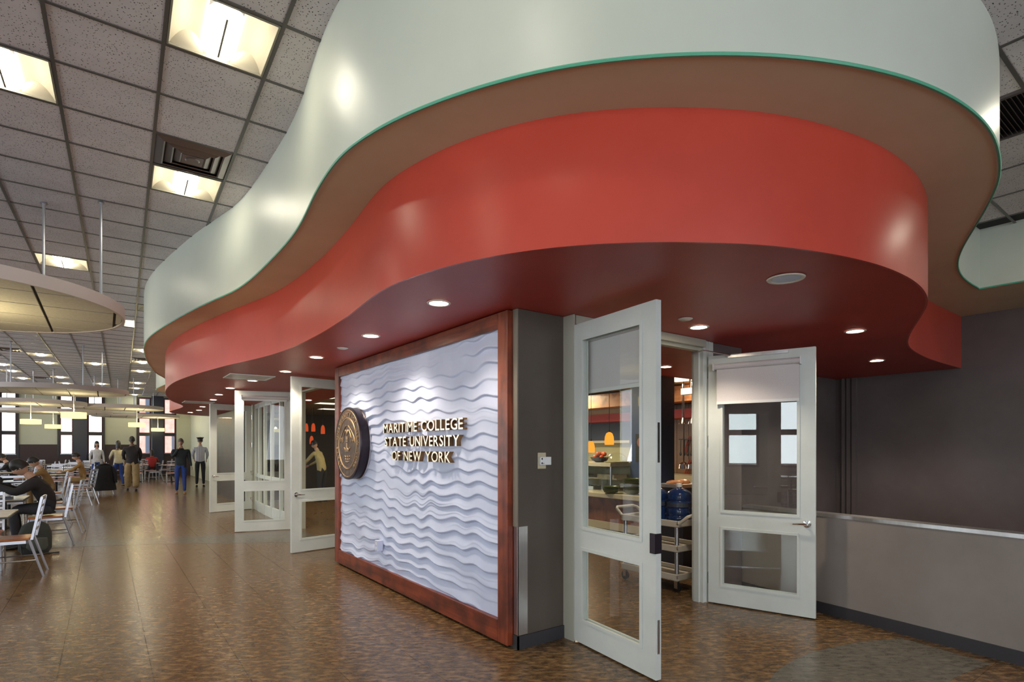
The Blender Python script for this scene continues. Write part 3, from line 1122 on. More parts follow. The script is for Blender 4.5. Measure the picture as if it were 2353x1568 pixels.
def drum_proto():
    t = thing('drum_lamp', '', 'pendant lamp')
    n = 28
    vs, fs = [], []
    for (r, zz) in ((.275, -.08), (.275, .08), (.262, .08), (.262, -.08)):
        for k in range(n):
            a = 2 * PI * k / n
            vs.append((r * math.cos(a), r * math.sin(a), zz))
    for i in range(4):
        for k in range(n):
            fs.append((i * n + k, i * n + (k + 1) % n, ((i + 1) % 4) * n + (k + 1) % n, ((i + 1) % 4) * n + k))
    obj('shade', MB().add(vs, fs), M['drum'], t, smooth=True)
    obj('stem', MB().tube([(0, 0, -.02), (0, 0, .58)], .012, 8).tube([(-.265, 0, 0), (.265, 0, 0)], .006, 6).tube([(0, -.265, 0), (0, .265, 0)], .006, 6), M['white'], t)
    obj('bulb', MB().ball((0, 0, .0), .05), M['bulb'], t, smooth=True)
    return t


dr = drum_proto()
DRUMS = [(-.66, 18.85, 'yellow drum lamp hanging nearest, in front of the navy column'), (-1.98, 24.4, 'yellow drum lamp at far left before the cream panel'),
         (-1.7, 29.6, 'small yellow drum lamp just left of the second window pair'), (1.0, 25.5, 'yellow drum lamp in front of the right window pair'),
         (2.1, 32.0, 'smallest yellow drum lamp beside the right navy column'), (-1.33, 7.72, 'yellow drum lamp under the nearest round ceiling cloud')]
for k, (x, y, lab) in enumerate(DRUMS):
    o = dr if k == 0 else dup(dr, (0, 0, 0), 0)
    o.location = (x, y, 2.37)
    o['label'] = lab
    ld = bpy.data.lights.new('drum_uplight', 'POINT')
    ld.energy = 22
    ld.color = (1, .85, .45)
    ld.shadow_soft_size = .05
    lo = bpy.data.objects.new('drum_uplight', ld)
    lo.parent = o
    lo.location = (0, 0, .12)
    COL.objects.link(lo)
# ================================================================== FEATURE WALL
fw = thing('wall_art_panel', 'white wave relief panel in a red-brown wood frame on the wall left of the double doors', 'wall panel', (2.5, 0, 0))
obj('frame_rail', MB().box(-.06, 0, 3.50, 7.09, .02, .19), M['woodY'], fw, bevel=.004)
obj('frame_rail', MB().box(-.06, 0, 3.50, 7.09, 2.43, 2.555), M['woodY'], fw, bevel=.004)
obj('frame_stile', MB().box(-.06, 0, 3.37, 3.497, .02, 2.555), M['woodZ'], fw, bevel=.004)
obj('frame_stile', MB().box(-.06, 0, 7.093, 7.24, .02, 2.555), M['woodZ'], fw, bevel=.004)
ny, nz = 520, 400
ys = np.linspace(3.495, 7.095, ny)
zs = np.linspace(.185, 2.435, nz)
Yg, Zg = np.meshgrid(ys, zs)


def snoise(Y, Z, sy, sz, seed):
    r = np.random.default_rng(seed)
    out_ = np.zeros_like(Y)
    for _ in range(10):
        a, b, p = r.normal(0, sy), r.normal(0, sz), r.uniform(0, 2 * PI)
        out_ += np.sin(Y * a + Z * b + p)
    return out_ / 4.5


wave = .020 * np.sin(2 * PI * Yg / .40 + 2.2 * Zg + 1.2 * snoise(Yg, Zg, 1.2, 1.2, 1)) + .006 * np.sin(2 * PI * Yg / .27 + 2.0 * Zg + 1.0)
ph = (Zg + wave * (0.75 + .35 * snoise(Yg, Zg, 1.5, 2.0, 5)) + .085 * snoise(Yg, Zg, 1.0, 1.8, 2)) / .108
warp = .35 * snoise(Yg, Zg, 2.0, 5.0, 3)
ph = ph + warp
fr = ph - np.floor(ph)
amp = np.clip(.62 + .60 * snoise(Yg, Zg, 3.4, 9.0, 4), .12, 1.35)
prof = np.where(fr < .12, (fr / .12), (1 - (fr - .12) / .88) ** 1.35)
# finer secondary ripples between the main ridges
ph2 = ph * 2.0 + .4 + .5 * snoise(Yg, Zg, 1.7, 4.0, 8)
fr2 = ph2 - np.floor(ph2)
prof2 = np.where(fr2 < .15, fr2 / .15, (1 - (fr2 - .15) / .85) ** 1.5)
amp2 = np.clip(.35 * snoise(Yg, Zg, 3.0, 9.0, 9), 0, .5)
Hh = .024 * amp * prof + .012 * amp2 * prof2
verts = np.stack([-.022 - Hh.ravel(), Yg.ravel(), Zg.ravel()], 1)
idx = np.arange(ny * nz).reshape(nz, ny)
faces = np.stack([idx[:-1, :-1].ravel(), idx[1:, :-1].ravel(), idx[1:, 1:].ravel(), idx[:-1, 1:].ravel()], 1)
me = bpy.data.meshes.new('relief_panel')
me.vertices.add(len(verts))
me.vertices.foreach_set('co', verts.ravel())
me.loops.add(faces.size)
me.loops.foreach_set('vertex_index', faces.ravel())
me.polygons.add(len(faces))
me.polygons.foreach_set('loop_start', np.arange(0, faces.size, 4))
me.polygons.foreach_set('loop_total', np.full(len(faces), 4))
me.polygons.foreach_set('use_smooth', np.ones(len(faces), dtype=bool))
me.update()
me.validate()
me.materials.append(M['plaster'])
obj('relief_panel', me, None, fw)


def text_mesh(ch, size, ext, bevel=0.0, offset=0.0):
    cu = bpy.data.curves.new('glyph', 'FONT')
    cu.body = ch
    cu.size = size
    cu.extrude = ext
    cu.bevel_depth = bevel
    cu.offset = offset
    cu.resolution_u = 4
    o = bpy.data.objects.new('glyph', cu)
    COL.objects.link(o)
    bpy.context.view_layer.update()
    dg = bpy.context.evaluated_depsgraph_get()
    me = bpy.data.meshes.new_from_object(o.evaluated_get(dg))
    bpy.data.objects.remove(o)
    bpy.data.curves.remove(cu)
    return me


# lettering: local x runs along the wall towards the camera (world -y), local z up
sign = thing('wall_lettering', 'raised brass letters spelling MARITIME COLLEGE STATE UNIVERSITY OF NEW YORK on the wave panel', 'sign', (2.5, 0, 0))
glyphs = {}


def place_line(txt, y_start, y_end, z0, cap):
    size = cap / .70
    ws, bounds = [], []
    for ch in txt:
        if ch == ' ':
            ws.append(.042)
            bounds.append(None)
            continue
        if ch not in glyphs:
            glyphs[ch] = text_mesh(ch, 1.0, .12, 0, .008)
        xs_ = [v.co.x for v in glyphs[ch].vertices]
        ws.append((max(xs_) - min(xs_)) * size)
        bounds.append((min(xs_), max(xs_)))
    gap = .016
    tot = sum(ws) + gap * (len(txt) - 1)
    k = (y_start - y_end) / tot
    x = 0
    for ch, w, b in zip(txt, ws, bounds):
        if b:
            me_ = glyphs[ch].copy()
            me_.name = 'letter'
            yv = [v.co.y for v in me_.vertices]
            hh = max(yv)
            for v in me_.vertices:
                lx = (v.co.x - b[0]) * size * k + x * k
                lz = v.co.y / .70 * cap * (1.0 if True else hh)
                dep = -.085 if v.co.z > 0 else -.040
                v.co = Vector((dep, y_start - lx, z0 + lz))
            me_.materials.clear()
            me_.materials.append(M['brass'])
            me_.materials.append(M['brassdark'])
            for p in me_.polygons:
                p.material_index = 0 if abs(p.normal.x) > .7 or True else 1
            me_.update()
            for p in me_.polygons:
                p.material_index = 0 if abs(p.normal.x) > .7 else 1
            bm = bmesh.new()
            bm.from_mesh(me_)
            bmesh.ops.recalc_face_normals(bm, faces=bm.faces)
            bm.to_mesh(me_)
            bm.free()
            obj('letter', me_, None, sign)
        x += w + gap


place_line('MARITIME COLLEGE', 5.61, 3.97, 1.672, .098)
place_line('STATE UNIVERSITY', 5.57, 4.03, 1.530, .096)
place_line('OF NEW YORK', 5.39, 4.18, 1.385, .096)

# round bronze seal
seal = thing('wall_seal', 'large round bronze seal at the left end of the wave panel', 'seal', (2.44, 6.52, 1.565))
seal.rotation_euler = (0, -PI / 2, 0)      # local z -> world -x, local x -> world z, local y -> world y


def seal_obj(name, mb, m, **k):
    return obj(name, mb, m, seal, **k)


seal_obj('disc', MB().lathe([(.001, -.02), (.425, -.02), (.43, .0), (.43, .075), (.415, .086), (.001, .086)], n=72), M['bronzedark'], smooth=50)
seal_obj('face_plate', MB().lathe([(.001, .084), (.412, .084), (.41, .09), (.001, .09)], n=72), M['bronze'])
seal_obj('rim', MB().lathe([(.428, .07), (.436, .076), (.432, .094), (.415, .096), (.408, .088)], n=72), M['bronzedark'], smooth=True)
for (r, rr) in ((.40, .0035), (.305, .006), (.29, .0025)):
    seal_obj('ring', MB().tube([(r * math.cos(2 * PI * k / 72), r * math.sin(2 * PI * k / 72), .091) for k in range(72)], rr, 6, closed=True), M['bronzelight'], smooth=True)


def ring_text(txt, r, a0, a1, size):
    """letters around the seal; angle measured clockwise from the top as seen from the front"""
    n = len(txt)
    mbm = []
    for k, ch in enumerate(txt):
        if ch == ' ':
            continue
        a = a0 + (a1 - a0) * (k + .5) / n
        me_ = text_mesh(ch, size, .004)
        xs_ = [v.co.x for v in me_.vertices]
        cx = (max(xs_) + min(xs_)) / 2
        for v in me_.vertices:
            lx, ly, lz = v.co.x - cx, v.co.y, v.co.z
            rr_ = r + ly
            # viewer right = world -y ; up = world z = local x
            right = lx
            ux = rr_ * math.cos(a) - right * math.sin(a)
            rx = rr_ * math.sin(a) + right * math.cos(a)
            v.co = Vector((ux, -rx, .092 + lz))
        me_.materials.clear()
        me_.materials.append(M['bronzelight'])
        obj('seal_letter', me_, None, seal)


ring_text('STATE UNIVERSITY OF NEW YORK', .325, -2.55, 2.55, .068)
for txt, cx_, cy_, sz in (('18', .17, .04, .09), ('74', -.17, .04, .09)):
    me_ = text_mesh(txt, sz, .004)
    xs_ = [v.co.x for v in me_.vertices]
    c0 = (max(xs_) + min(xs_)) / 2
    for v in me_.vertices:
        lx, ly, lz = v.co.x - c0, v.co.y, v.co.z
        v.co = Vector((cy_ + ly - .03, cx_ - lx, .092 + lz))
    me_.materials.clear()
    me_.materials.append(M['bronzelight'])
    obj('seal_numeral', me_, None, seal)
# emblem relief: two mirrored wing arcs, a shield with a lighthouse block, waves below
em = MB()
for s in (-1, 1):
    for q in range(3):
        em.tube([(.215 - .19 * k / 9 - q * .012, s * (.03 + .20 * math.sin(k / 9 * 1.5) + q * .02), .093) for k in range(10)], .005, 6)
    em.tube([(.13, s * .02, .093), (.16, s * .06, .093), (.11, s * .11, .093), (.07, s * .13, .093)], .007, 6)
em.ball((.135, 0, .092), .035, .028, .012)
seal_obj('winged_crest', em, M['bronzelight'], smooth=True)
em = MB().box(.045, .085, -.03, .03, .088, .1).box(.02, .035, -.035, .035, .088, .1).box(-.08, .005, -.02, .02, .088, .1).box(-.095, -.085, -.06, .06, .088, .1)
em.tube([(-.05, -.10, .092), (-.08, -.05, .094), (-.05, 0, .095), (-.08, .05, .094), (-.05, .10, .092)], .008, 6)
seal_obj('shield', em, M['bronzelight'])
em = MB()
for q in range(3):
    em.tube([(-.16 - q * .03 + .008 * math.sin(k * 1.3), -.09 + q * .015 + (.18 - q * .03) * k / 12, .092) for k in range(13)], .005, 6)
seal_obj('wave_lines', em, M['bronzelight'], smooth=True)
# back plate ring behind the seal
seal_obj('back_plate', MB().lathe([(.001, -.03), (.445, -.03), (.445, -.015), (.001, -.015)], n=72), M['steel'])

ol = thing('wall_outlet', 'small white electrical outlet low on the wave panel', 'outlet', (2.44, 5.75, .44))
obj('plate', MB().box(-.05, .02, -.036, .036, -.058, .058), M['plaster'], ol, bevel=.004)
obj('socket', MB().box(-.053, -.05, -.016, .016, .012, .04).box(-.053, -.05, -.016, .016, -.04, -.012), M['white'], ol)
sw = thing('door_sensor_switch', 'cream wall plate with a white plug-in device on the narrow taupe wall end', 'switch', (2.735, 3.31, 1.415))
obj('plate', MB().box(-.05, .03, -.006, 0, -.062, .062), M['counter_top'], sw, bevel=.002)
dv = obj('device', MB().box(-.045, .062, -.034, -.006, -.033, .03), M['white'], sw, bevel=.004)
obj('slot', MB().box(-.038, -.026, -.035, -.033, .008, .022).box(-.038, -.026, -.035, -.033, -.026, -.012).box(-.018, -.013, -.035, -.033, -.026, -.016), M['black'], dv)

# ================================================================== DOORS
def door(idx, hinge, tip, h, label=None, blind=0, face=1, closer=0, lever=1, hinges=True, blind_z=1.95, flip=1, latch=0):
    """leaf local frame: x hinge->tip, y = normal; face = sign of the normal looking at the viewer"""
    dx, dy = tip[0] - hinge[0], tip[1] - hinge[1]
    W = math.hypot(dx, dy)
    d = thing('door_%d' % idx, label, None, (hinge[0], hinge[1], 0), math.atan2(dy, dx), kind='structure')
    T = .0225
    z0 = .012
    gx0, gx1 = .135, W - .135
    u0, u1, l0, l1 = .90, h - .125, .19, .74
    mb = MB()
    mb.box(.034 if idx == 1 else .010, gx0, -T, T, z0, h).box(gx1, W, -T, T, z0, h)
    mb.box(gx0, gx1, -T, T, z0, l0).box(gx0, gx1, -T, T, l1, u0).box(gx0, gx1, -T, T, u1, h)
    obj('leaf_frame', mb, M['door'], d)
    for (a, b) in ((l0, l1), (u0, u1)):
        bd = MB()
        e = .022
        for sg in (-1, 1):
            ya, yb = (T - .001, T + .007) if sg > 0 else (-T - .007, -T + .001)
            bd.box(gx0 - .012, gx0 + .012, ya, yb, a - .012, b + .012).box(gx1 - .012, gx1 + .012, ya, yb, a - .012, b + .012)
            bd.box(gx0 + .012, gx1 - .012, ya, yb, a - .012, a + .012).box(gx0 + .012, gx1 - .012, ya, yb, b - .012, b + .012)
        obj('glazing_bead', bd, M['door'], d)
        obj('pane', MB().box(gx0 - .005, gx1 + .005, -.003, .003, a - .005, b + .005), M['glass'] if idx < 3 else M['glass_far'], d)
    if hinges:
        for z in (.24, .89, 1.575, 2.25):
            obj('hinge', MB().tube([(.0, flip * (T + .004), z - .06), (.0, flip * (T + .004), z + .06)], .008, 8).box(-.01, .034, flip * T - .004, flip * T + .002, z - .055, z + .055), M['chrome'], d)
    if lever:
        lv = MB()
        for sg in (-1, 1):
            lv.lathe([(.033, 0), (.033, .008), (.012, .012), (.012, .045), (.0, .045)], n=20)
            k0 = len(lv.v)
            k0 -= 5 * 20
            lv.xform(Matrix.Translation((W - .065, sg * T, .84)) @ Matrix.Rotation(-sg * PI / 2, 4, 'X'), k0)
            lv.tube([(W - .065, sg * (T + .045), .84), (W - .09, sg * (T + .05), .84), (W - .175, sg * (T + .045), .836)], [.010, .010, .007], 8)
        obj('lever_handle', lv, M['chrome'], d, smooth=True)
        obj('latch_plate', MB().box(W - .0005, W + .0015, -.014, .014, .75, .93), M['steel'], d)
    if latch:
        obj('latch_box', MB().box(W - .045, W + .002, -T - .012, T + .004, .83, .96), M['bronzedark'], d)
        obj('flush_bolt', MB().box(W - .0005, W + .0015, -.010, .010, 1.42, 1.68), M['chrome'], d)
        obj('flush_bolt', MB().box(W - .0005, W + .0015, -.010, .010, .18, .40), M['steel'], d)
    if blind:
        s = blind * face
        y = s * (T + .035)
        rb = obj('roller_blind', MB().tube([(gx0 - .06, y, h - .115), (gx1 + .02, y, h - .115)], .028, 16), M['blind'], d, smooth=True)
        obj('blind_bracket', MB().box(gx0 - .068, gx0 - .06, s * T if s > 0 else y - .03, y + .03 if s > 0 else s * T, h - .15, h - .08).box(gx1 + .02, gx1 + .03, min(s * T, y + s * .03), max(s * T, y + s * .03), h - .15, h - .08), M['white'], rb)
        obj('fabric', MB().box(gx0 - .035, gx1 + .012, y - .0015, y + .0015, blind_z, h - .12), M['blind'], rb)
        obj('bottom_bar', MB().box(gx0 - .035, gx1 + .012, y - .006, y + .006, blind_z - .018, blind_z + .008), M['white'], rb)
    if closer:
        s = closer * face
        obj('closer_track', MB().box(.20, .72, min(s * T, s * (T + .022)), max(s * T, s * (T + .022)), h - .035, h - .012), M['steel'], d)
        obj('closer_arm', MB().tube([(.22, s * (T + .02), h - .01), (.02, s * .22, h + .03), (-.12, s * .05, h + .04)], .008, 6), M['steel'], d)
    return d


door(1, (2.985, 3.225), (2.885, 2.315), 2.475, 'white glazed door leaf standing open nearest the camera', blind=-1, face=-1, flip=-1, blind_z=1.955, lever=0, latch=1)
door(2, (4.76, 3.22), (5.045, 2.33), 2.405, 'white glazed door leaf standing open against the low half wall', blind=1, face=-1, closer=1, blind_z=1.948)
door(3, (3.03, 8.37), (2.14, 8.21), 2.53, 'open glazed door leaf touching the wood frame of the wave panel', face=1, blind=0)
door(4, (2.80, 10.62), (1.87, 10.86), 2.53, 'middle open glazed door leaf with roller tube left of the wave panel', face=1, blind=1, lever=0, blind_z=2.37)
door(5, (2.90, 14.68), (1.96, 14.44), 2.53, 'farthest open glazed door leaf beside the people', face=1, blind=0)

# frames
struct('trim_9', MB().box(2.95, 2.966, 3.19, 3.36, 0, ZR), M['doorframe'], label='beige left jamb of the near doorway')
struct('trim_10', MB().box(4.70, 4.87, 3.235, 3.36, 0, ZR).box(4.68, 4.70, 3.27, 3.33, 0, 2.48).box(4.74, 4.76, 3.225, 3.235, 0, ZR).box(4.78, 4.80, 3.225, 3.235, 0, ZR), M['door'], label='wide grooved right jamb of the near doorway')
struct('trim_11', MB().box(2.985, 4.70, 3.20, 3.36, 2.49, ZR).box(2.985, 4.70, 3.25, 3.31, 2.46, 2.49), M['doorframe'], label='head frame over the near doorway')
struct('trim_13', MB().box(3.03, 3.10, 7.30, 8.38, 0, ZR).box(2.92, 3.02, 10.58, 10.72, 0, ZR).box(2.92, 3.02, 14.68, 14.8, 0, ZR).box(2.92, 3.02, 8.4, 10.58, 2.53, ZR), M['doorframe'], label='frames of the far doorways')
struct('wall_hall_inner', MB().box(2.95, 3.1, 16.7, 21.2, 0, ZR), M['pier'])
# glazed screen between middle and far door
gs = thing('glazed_screen', 'white framed glazed screen seen through the middle open door', 'glass screen', (0, 0, 0))
scr = [(2.97, 10.75), (2.93, 11.3), (2.91, 11.9), (2.90, 12.6), (2.915, 13.3), (2.95, 14.0), (2.99, 14.6)]
for k, (x, y) in enumerate(scr):
    obj('mullion', MB().box(x - .035, x + .035, y - .03, y + .03, 0, ZR), M['door'], gs)
for z0, z1, nm in ((0, .22, 'bottom_rail'), (.80, .88, 'middle_rail'), (2.44, ZR, 'head_rail')):
    obj(nm, MB().ribbon([(p[0] - .025, p[1]) for p in scr], z0, z1, -.05), M['door'], gs)
for k in range(6):
    a, b = scr[k], scr[k + 1]
    obj('pane', MB().ribbon([a, b], .22, .80, .006), M['glass_far'], gs)
    obj('pane', MB().ribbon([a, b], .88, 2.44, .006), M['glass_far'], gs)

# ================================================================== SERVERY
ct = thing('service_cart', 'off-white three shelf plastic utility cart just inside the double doors', 'cart', (0, 0, 0))
cx0, cx1, cy0, cy1 = 4.79, 5.22, 3.60, 4.38


def tray(z, d=.045, rim=.05):
    mb = MB()
    mb.box(cx0, cx1, cy0, cy1, z - .02, z)
    mb.box(cx0, cx1, cy0, cy0 + .02, z, z + rim).box(cx0, cx1, cy1 - .02, cy1, z, z + rim).box(cx0, cx0 + .02, cy0, cy1, z, z + rim).box(cx1 - .02, cx1, cy0, cy1, z, z + rim)
    return mb


for z in (.14, .44, .70):
    obj('shelf_tray', tray(z), M['cart'], ct, bevel=.008)
for x in (cx0 + .035, cx1 - .035):
    for y in (cy0 + .035, cy1 - .035):
        obj('post', MB().tube([(x, y, .12), (x, y, .70)], .022, 12), M['chair_metal'], ct, smooth=True)
        c = obj('caster', MB().tube([(x - .012, y, .05), (x + .012, y, .05)], .05, 16), M['black'], ct)
        obj('caster_fork', MB().box(x - .02, x - .014, y - .02, y + .02, .04, .12).box(x + .014, x + .02, y - .02, y + .02, .04, .12), M['steel'], c)
for y, s in ((cy0, -1), (cy1, 1)):
    obj('handle', MB().tube([(cx0 + .03, y, .72), (cx0 + .04, y + s * .10, .80), (cx0 + .08, y + s * .13, .815), (cx1 - .08, y + s * .13, .815), (cx1 - .04, y + s * .10, .80), (cx1 - .03, y, .72)], .018, 10), M['cart'], ct, smooth=True)


def jug(loc, lab):
    t = thing('water_jug', lab, 'water jug', loc, group=None)
    pr = [(.001, 0), (.125, 0), (.135, .012), (.135, .07), (.13, .078), (.135, .086), (.135, .15), (.13, .158), (.135, .166), (.135, .23), (.13, .238), (.135, .246), (.135, .30), (.12, .33), (.07, .362), (.03, .375), (.028, .41), (.001, .41)]
    obj('body', MB().lathe(pr, n=28), M['jug'], t, smooth=50)
    obj('cap', MB().lathe([(.001, .425), (.028, .425), (.032, .41), (.032, .385)], n=20), M['white'], t)
    obj('label_band', MB().lathe([(.1362, .175), (.1362, .222)], n=28), M['slate'], t)
    return t


jug((4.97, 4.04, .702), 'left blue water jug on the top shelf of the cart')
jug((5.04, 3.765, .702), 'right blue water jug on the top shelf of the cart')
tb = thing('food_tub', 'shallow orange food tray on a stand behind the water jugs', 'tray', (6.1, 4.55, 0))
obj('stand', MB().box(-.2, .2, -.2, .2, 0, 1.0), M['slate'], tb)
obj('tray', MB().box(-.25, .25, -.2, .2, 1.0, 1.04), M['steel'], tb)
obj('food', MB().ball((-.1, 0, 1.05), .1, .12, .04).ball((.1, .03, 1.05), .11, .1, .045), M['orange_wood'], tb)

co = thing('service_counter', 'long wood-fronted servery counter with cream tray rail seen through the doors', 'counter', (0, 0, 0))
for k in range(4):
    y = 5.0 + k * 1.9
    obj('front_panel', MB().box(6.72, 7.5, y + .006, y + 1.894, .28, .68), M['counter_front'], co)
obj('kick_plate', MB().box(6.82, 7.5, 5.0, 12.6, 0, .16), M['black'], co)
obj('base_rail', MB().box(6.70, 7.5, 5.0, 12.6, .16, .28), M['counter_top'], co)
obj('tray_rail', MB().box(6.62, 7.6, 4.95, 12.65, .68, .76), M['counter_top'], co, bevel=.01)
ca = thing('display_case', 'glass fronted food display case on the servery counter', 'display case', (0, 0, 0))
obj('top_shelf', MB().box(6.85, 7.5, 6.5, 11.6, 1.19, 1.25), M['counter_top'], ca)
obj('inner_shelf', MB().box(7.0, 7.5, 6.5, 11.6, .96, .985), M['counter_top'], ca)
for k in range(4):
    y = 6.5 + k * 1.27
    obj('glass_front', MB().box(6.86, 6.868, y + .01, y + 1.26, .77, 1.19), M['glass'], ca)
    obj('post', MB().box(6.86, 6.89, y, y + .02, .76, 1.19), M['steel'], ca)
obj('back', MB().box(7.5, 7.53, 6.5, 11.6, .76, 1.19), M['olive_cream'], ca)


def bowl_of_fruit(loc, lab, col, n=9, r=.17):
    t = thing('fruit_bowl', lab, 'fruit bowl', loc)
    obj('bowl', MB().lathe([(.06, 0), (r * .8, .03), (r, .09), (r * .96, .09), (r * .75, .04), (.001, .015)], n=20), M['black'], t, smooth=50)
    fm = principled('fruit_skin', col, .35)
    f = MB().ball((0, 0, 0), .042, n=10, m=7).mesh('fruit', fm, True)
    for k in range(n):
        a = 2 * PI * k / n * 1.618 * 2
        q = r * .62 * math.sqrt((k % 6) / 6)
        obj('fruit', f, None, t, loc=(q * math.cos(a), q * math.sin(a), .09 + .055 * (k // 5)))
    return t


bowl_of_fruit((7.15, 7.6, 1.25), 'bowl of red apples on the display case, nearest the small orange lamp', (.45, .03, .02))
bowl_of_fruit((7.15, 7.05, 1.25), 'bowl of orange fruit on the display case below the larger orange lamp', (.6, .10, .02))
bowl_of_fruit((7.15, 8.3, 1.25), 'bowl of red fruit at the left end of the visible display case', (.5, .05, .02))
mt = thing('food_platter', 'covered food platter on top of the display case', 'platter', (7.15, 6.64, 1.25))
obj('plate', MB().lathe([(.001, 0), (.2, 0), (.22, .02), (.001, .025)], n=24), M['olive_cream'], mt)
obj('dome', MB().lathe([(.19, .025), (.17, .10), (.10, .16), (.001, .175)], n=24), M['glass'], mt, smooth=True)
for k, y in enumerate((6.75, 7.25, 7.9, 8.6)):
    t = thing('food_tray', ['cream food tray behind the case glass beside the green bowls', 'dark food pan second from the right inside the case', 'red food tray inside the display case', 'food tray at the left inside the display case'][k], 'tray', (7.15, y, .762 if k % 2 else .986))
    obj('pan', MB().box(-.14, .14, -.18, .18, 0, .02).box(-.16, -.14, -.2, .2, 0, .06).box(.14, .16, -.2, .2, 0, .06).box(-.14, .14, -.2, -.18, 0, .06).box(-.14, .14, .18, .2, 0, .06), M['steel'] if k % 2 else M['counter_top'], t)
    mb = MB()
    for q in range(14):
        mb.ball((random.uniform(-.11, .11), random.uniform(-.15, .15), .04), .035, .035, .025, 8, 5)
    obj('food', mb, principled('food', [(.4, .3, .12), (.12, .15, .05), (.4, .04, .03), (.3, .2, .08)][k], .5), t, smooth=True, kind='stuff')
for k in range(3):
    t = thing('green_bowl', ['lowest stacked olive green bowls on the tray rail', 'second olive green bowl stack beside the blue column', 'small olive green bowl in front of the stacks'][k], 'bowl', [(6.85, 6.03, .76), (6.85, 5.72, .76), (6.70, 6.35, .76)][k])
    for q in range(5 if k < 2 else 2):
        z = q * .045
        obj('bowl', MB().lathe([(.06, z), (.11, z + .02), (.14, z + .075), (.134, z + .075), (.10, z + .03), (.001, z + .012)], n=20), M['olive_bowl'], t, smooth=50)
bc = struct('wall_blue_column', MB().box(7.2, 7.66, 5.82, 6.37, 0, 2.74), M['blue_col'])
po = thing('poster', 'small dark framed poster of two round shapes on the blue column', 'poster', (7.2, 6.08, 1.52))
obj('board', MB().box(-.02, 0, -.16, .16, -.25, .22), M['black'], po)
obj('print', MB().ball((-.02, .06, .08), .004, .07, .08).ball((-.02, -.06, -.07), .004, .08, .09), principled('poster_print', (.32, .11, .07), .5), po)
# back wall of the servery, x about 10
bw = thing('servery_back_wall', 'servery back wall of brown tile with cream post and blue panel', 'wall', (0, 0, 0), kind='structure')
obj('tile_wall', MB().box(10.0, 10.15, 4.2, 8.6, 0, 2.25), M['brick_tile'], bw)
obj('cream_post', MB().box(9.9, 10.0, 8.4, 8.75, .8, 2.12), M['olive_cream'], bw)
obj('cream_panel', MB().box(10.0, 10.1, 8.75, 12.5, .8, 1.62), M['olive_cream'], bw)
obj('blue_panel', MB().box(10.0, 10.1, 8.75, 12.5, 1.68, 2.25), M['slate'], bw)
obj('ledge', MB().box(9.85, 10.1, 8.75, 12.5, 1.62, 1.68), M['counter_top'], bw)
obj('back_counter', MB().box(9.4, 10.0, 4.2, 12.5, 0, .95), M['counter_top'], bw)
obj('cream_panel', MB().box(9.95, 10.0, 4.2, 6.6, .95, 1.75), M['olive_cream'], bw)
obj('dark_hood', MB().box(9.6, 10.0, 4.2, 6.6, 1.75, 2.1), M['black'], bw)
struct('trim_14', MB().box(9.5, 10.15, 4.2, 20.0, 2.12, 2.30), M['red_band'], label='red fascia band over the servery back counter')
struct('trim_15', MB().box(8.9, 9.3, 4.2, 20.0, 2.40, 2.70), M['orange_wood'], label='orange wood fascia under the servery ceiling')
# brown tiles laid on the visible wall, joints recessed
wt = MB().box(-.012, 0, .004, .296, .004, .146).mesh('wall_tile', M['brick_tile'])
for j in range(13):
    for q in range(8):
        obj('wall_tile', wt, None, bw, loc=(10.0, 6.62 + q * .3 - .0 + (0 if q < 6 else .0), 0.96 + j * .15 - .0) if q < 6 else (10.0, 6.62 + 5.9 * .3 - (q - 6) * .0 + .0, .96 + j * .15)) if q < 6 else None
# diagonal red stick decorations
for k, (y, z) in enumerate(((7.25, 1.55), (7.25, 1.05))):
    t = thing('wall_decoration', ['upper pair of slanted red sticks on the brown tile wall', 'lower bundle of slanted red sticks above the display case'][k], 'decoration', (9.97, y, z))
    for q in range(2 + k):
        obj('stick', MB().tube([(0, .09 - q * .05, -.17), (0, -.05 - q * .05, .2)], .008, 6), M['red_band'], t)


def pendant(loc, lab, m, r=.11, drop=.9):
    t = thing('pendant_lamp', lab, 'pendant lamp', loc)
    obj('shade', MB().lathe([(r * .96, -.11), (r, -.04), (r * .93, .05), (r * .65, .12), (.02, .145)], n=24), m, t, smooth=True)
    obj('cord', MB().tube([(0, 0, .14), (0, 0, 2.74 - loc[2])], .006, 6), M['black'], t)
    obj('socket', MB().lathe([(.02, .14), (.02, .19), (.001, .19)], n=12), M['black'], t)
    return t


def on_x(px, py, x):
    d = ray(px, py)
    t = x / d[0]
    return (x, d[1] * t, HC + d[2] * t)


pendant(on_x(1400, 1010, 8.2), 'larger glowing orange pendant lamp over the display case', M['orange_glass'], .095, 1.0)
pendant(on_x(1358, 1029, 8.7), 'smaller glowing orange pendant lamp beside the door stile', M['orange_glass'], .085, 1.0)
for k, (px, py) in enumerate(((704, 984), (720, 984), (742, 989), (716, 1013))):
    pendant(on_x(px, py, 5.2), ['faint red lamp at the left of the row behind the left door glass', 'second faint red lamp behind the left door glass', 'third faint red lamp behind the left door glass', 'single lower red lamp above the bending person'][k], M['redlamp'], .06, .9)
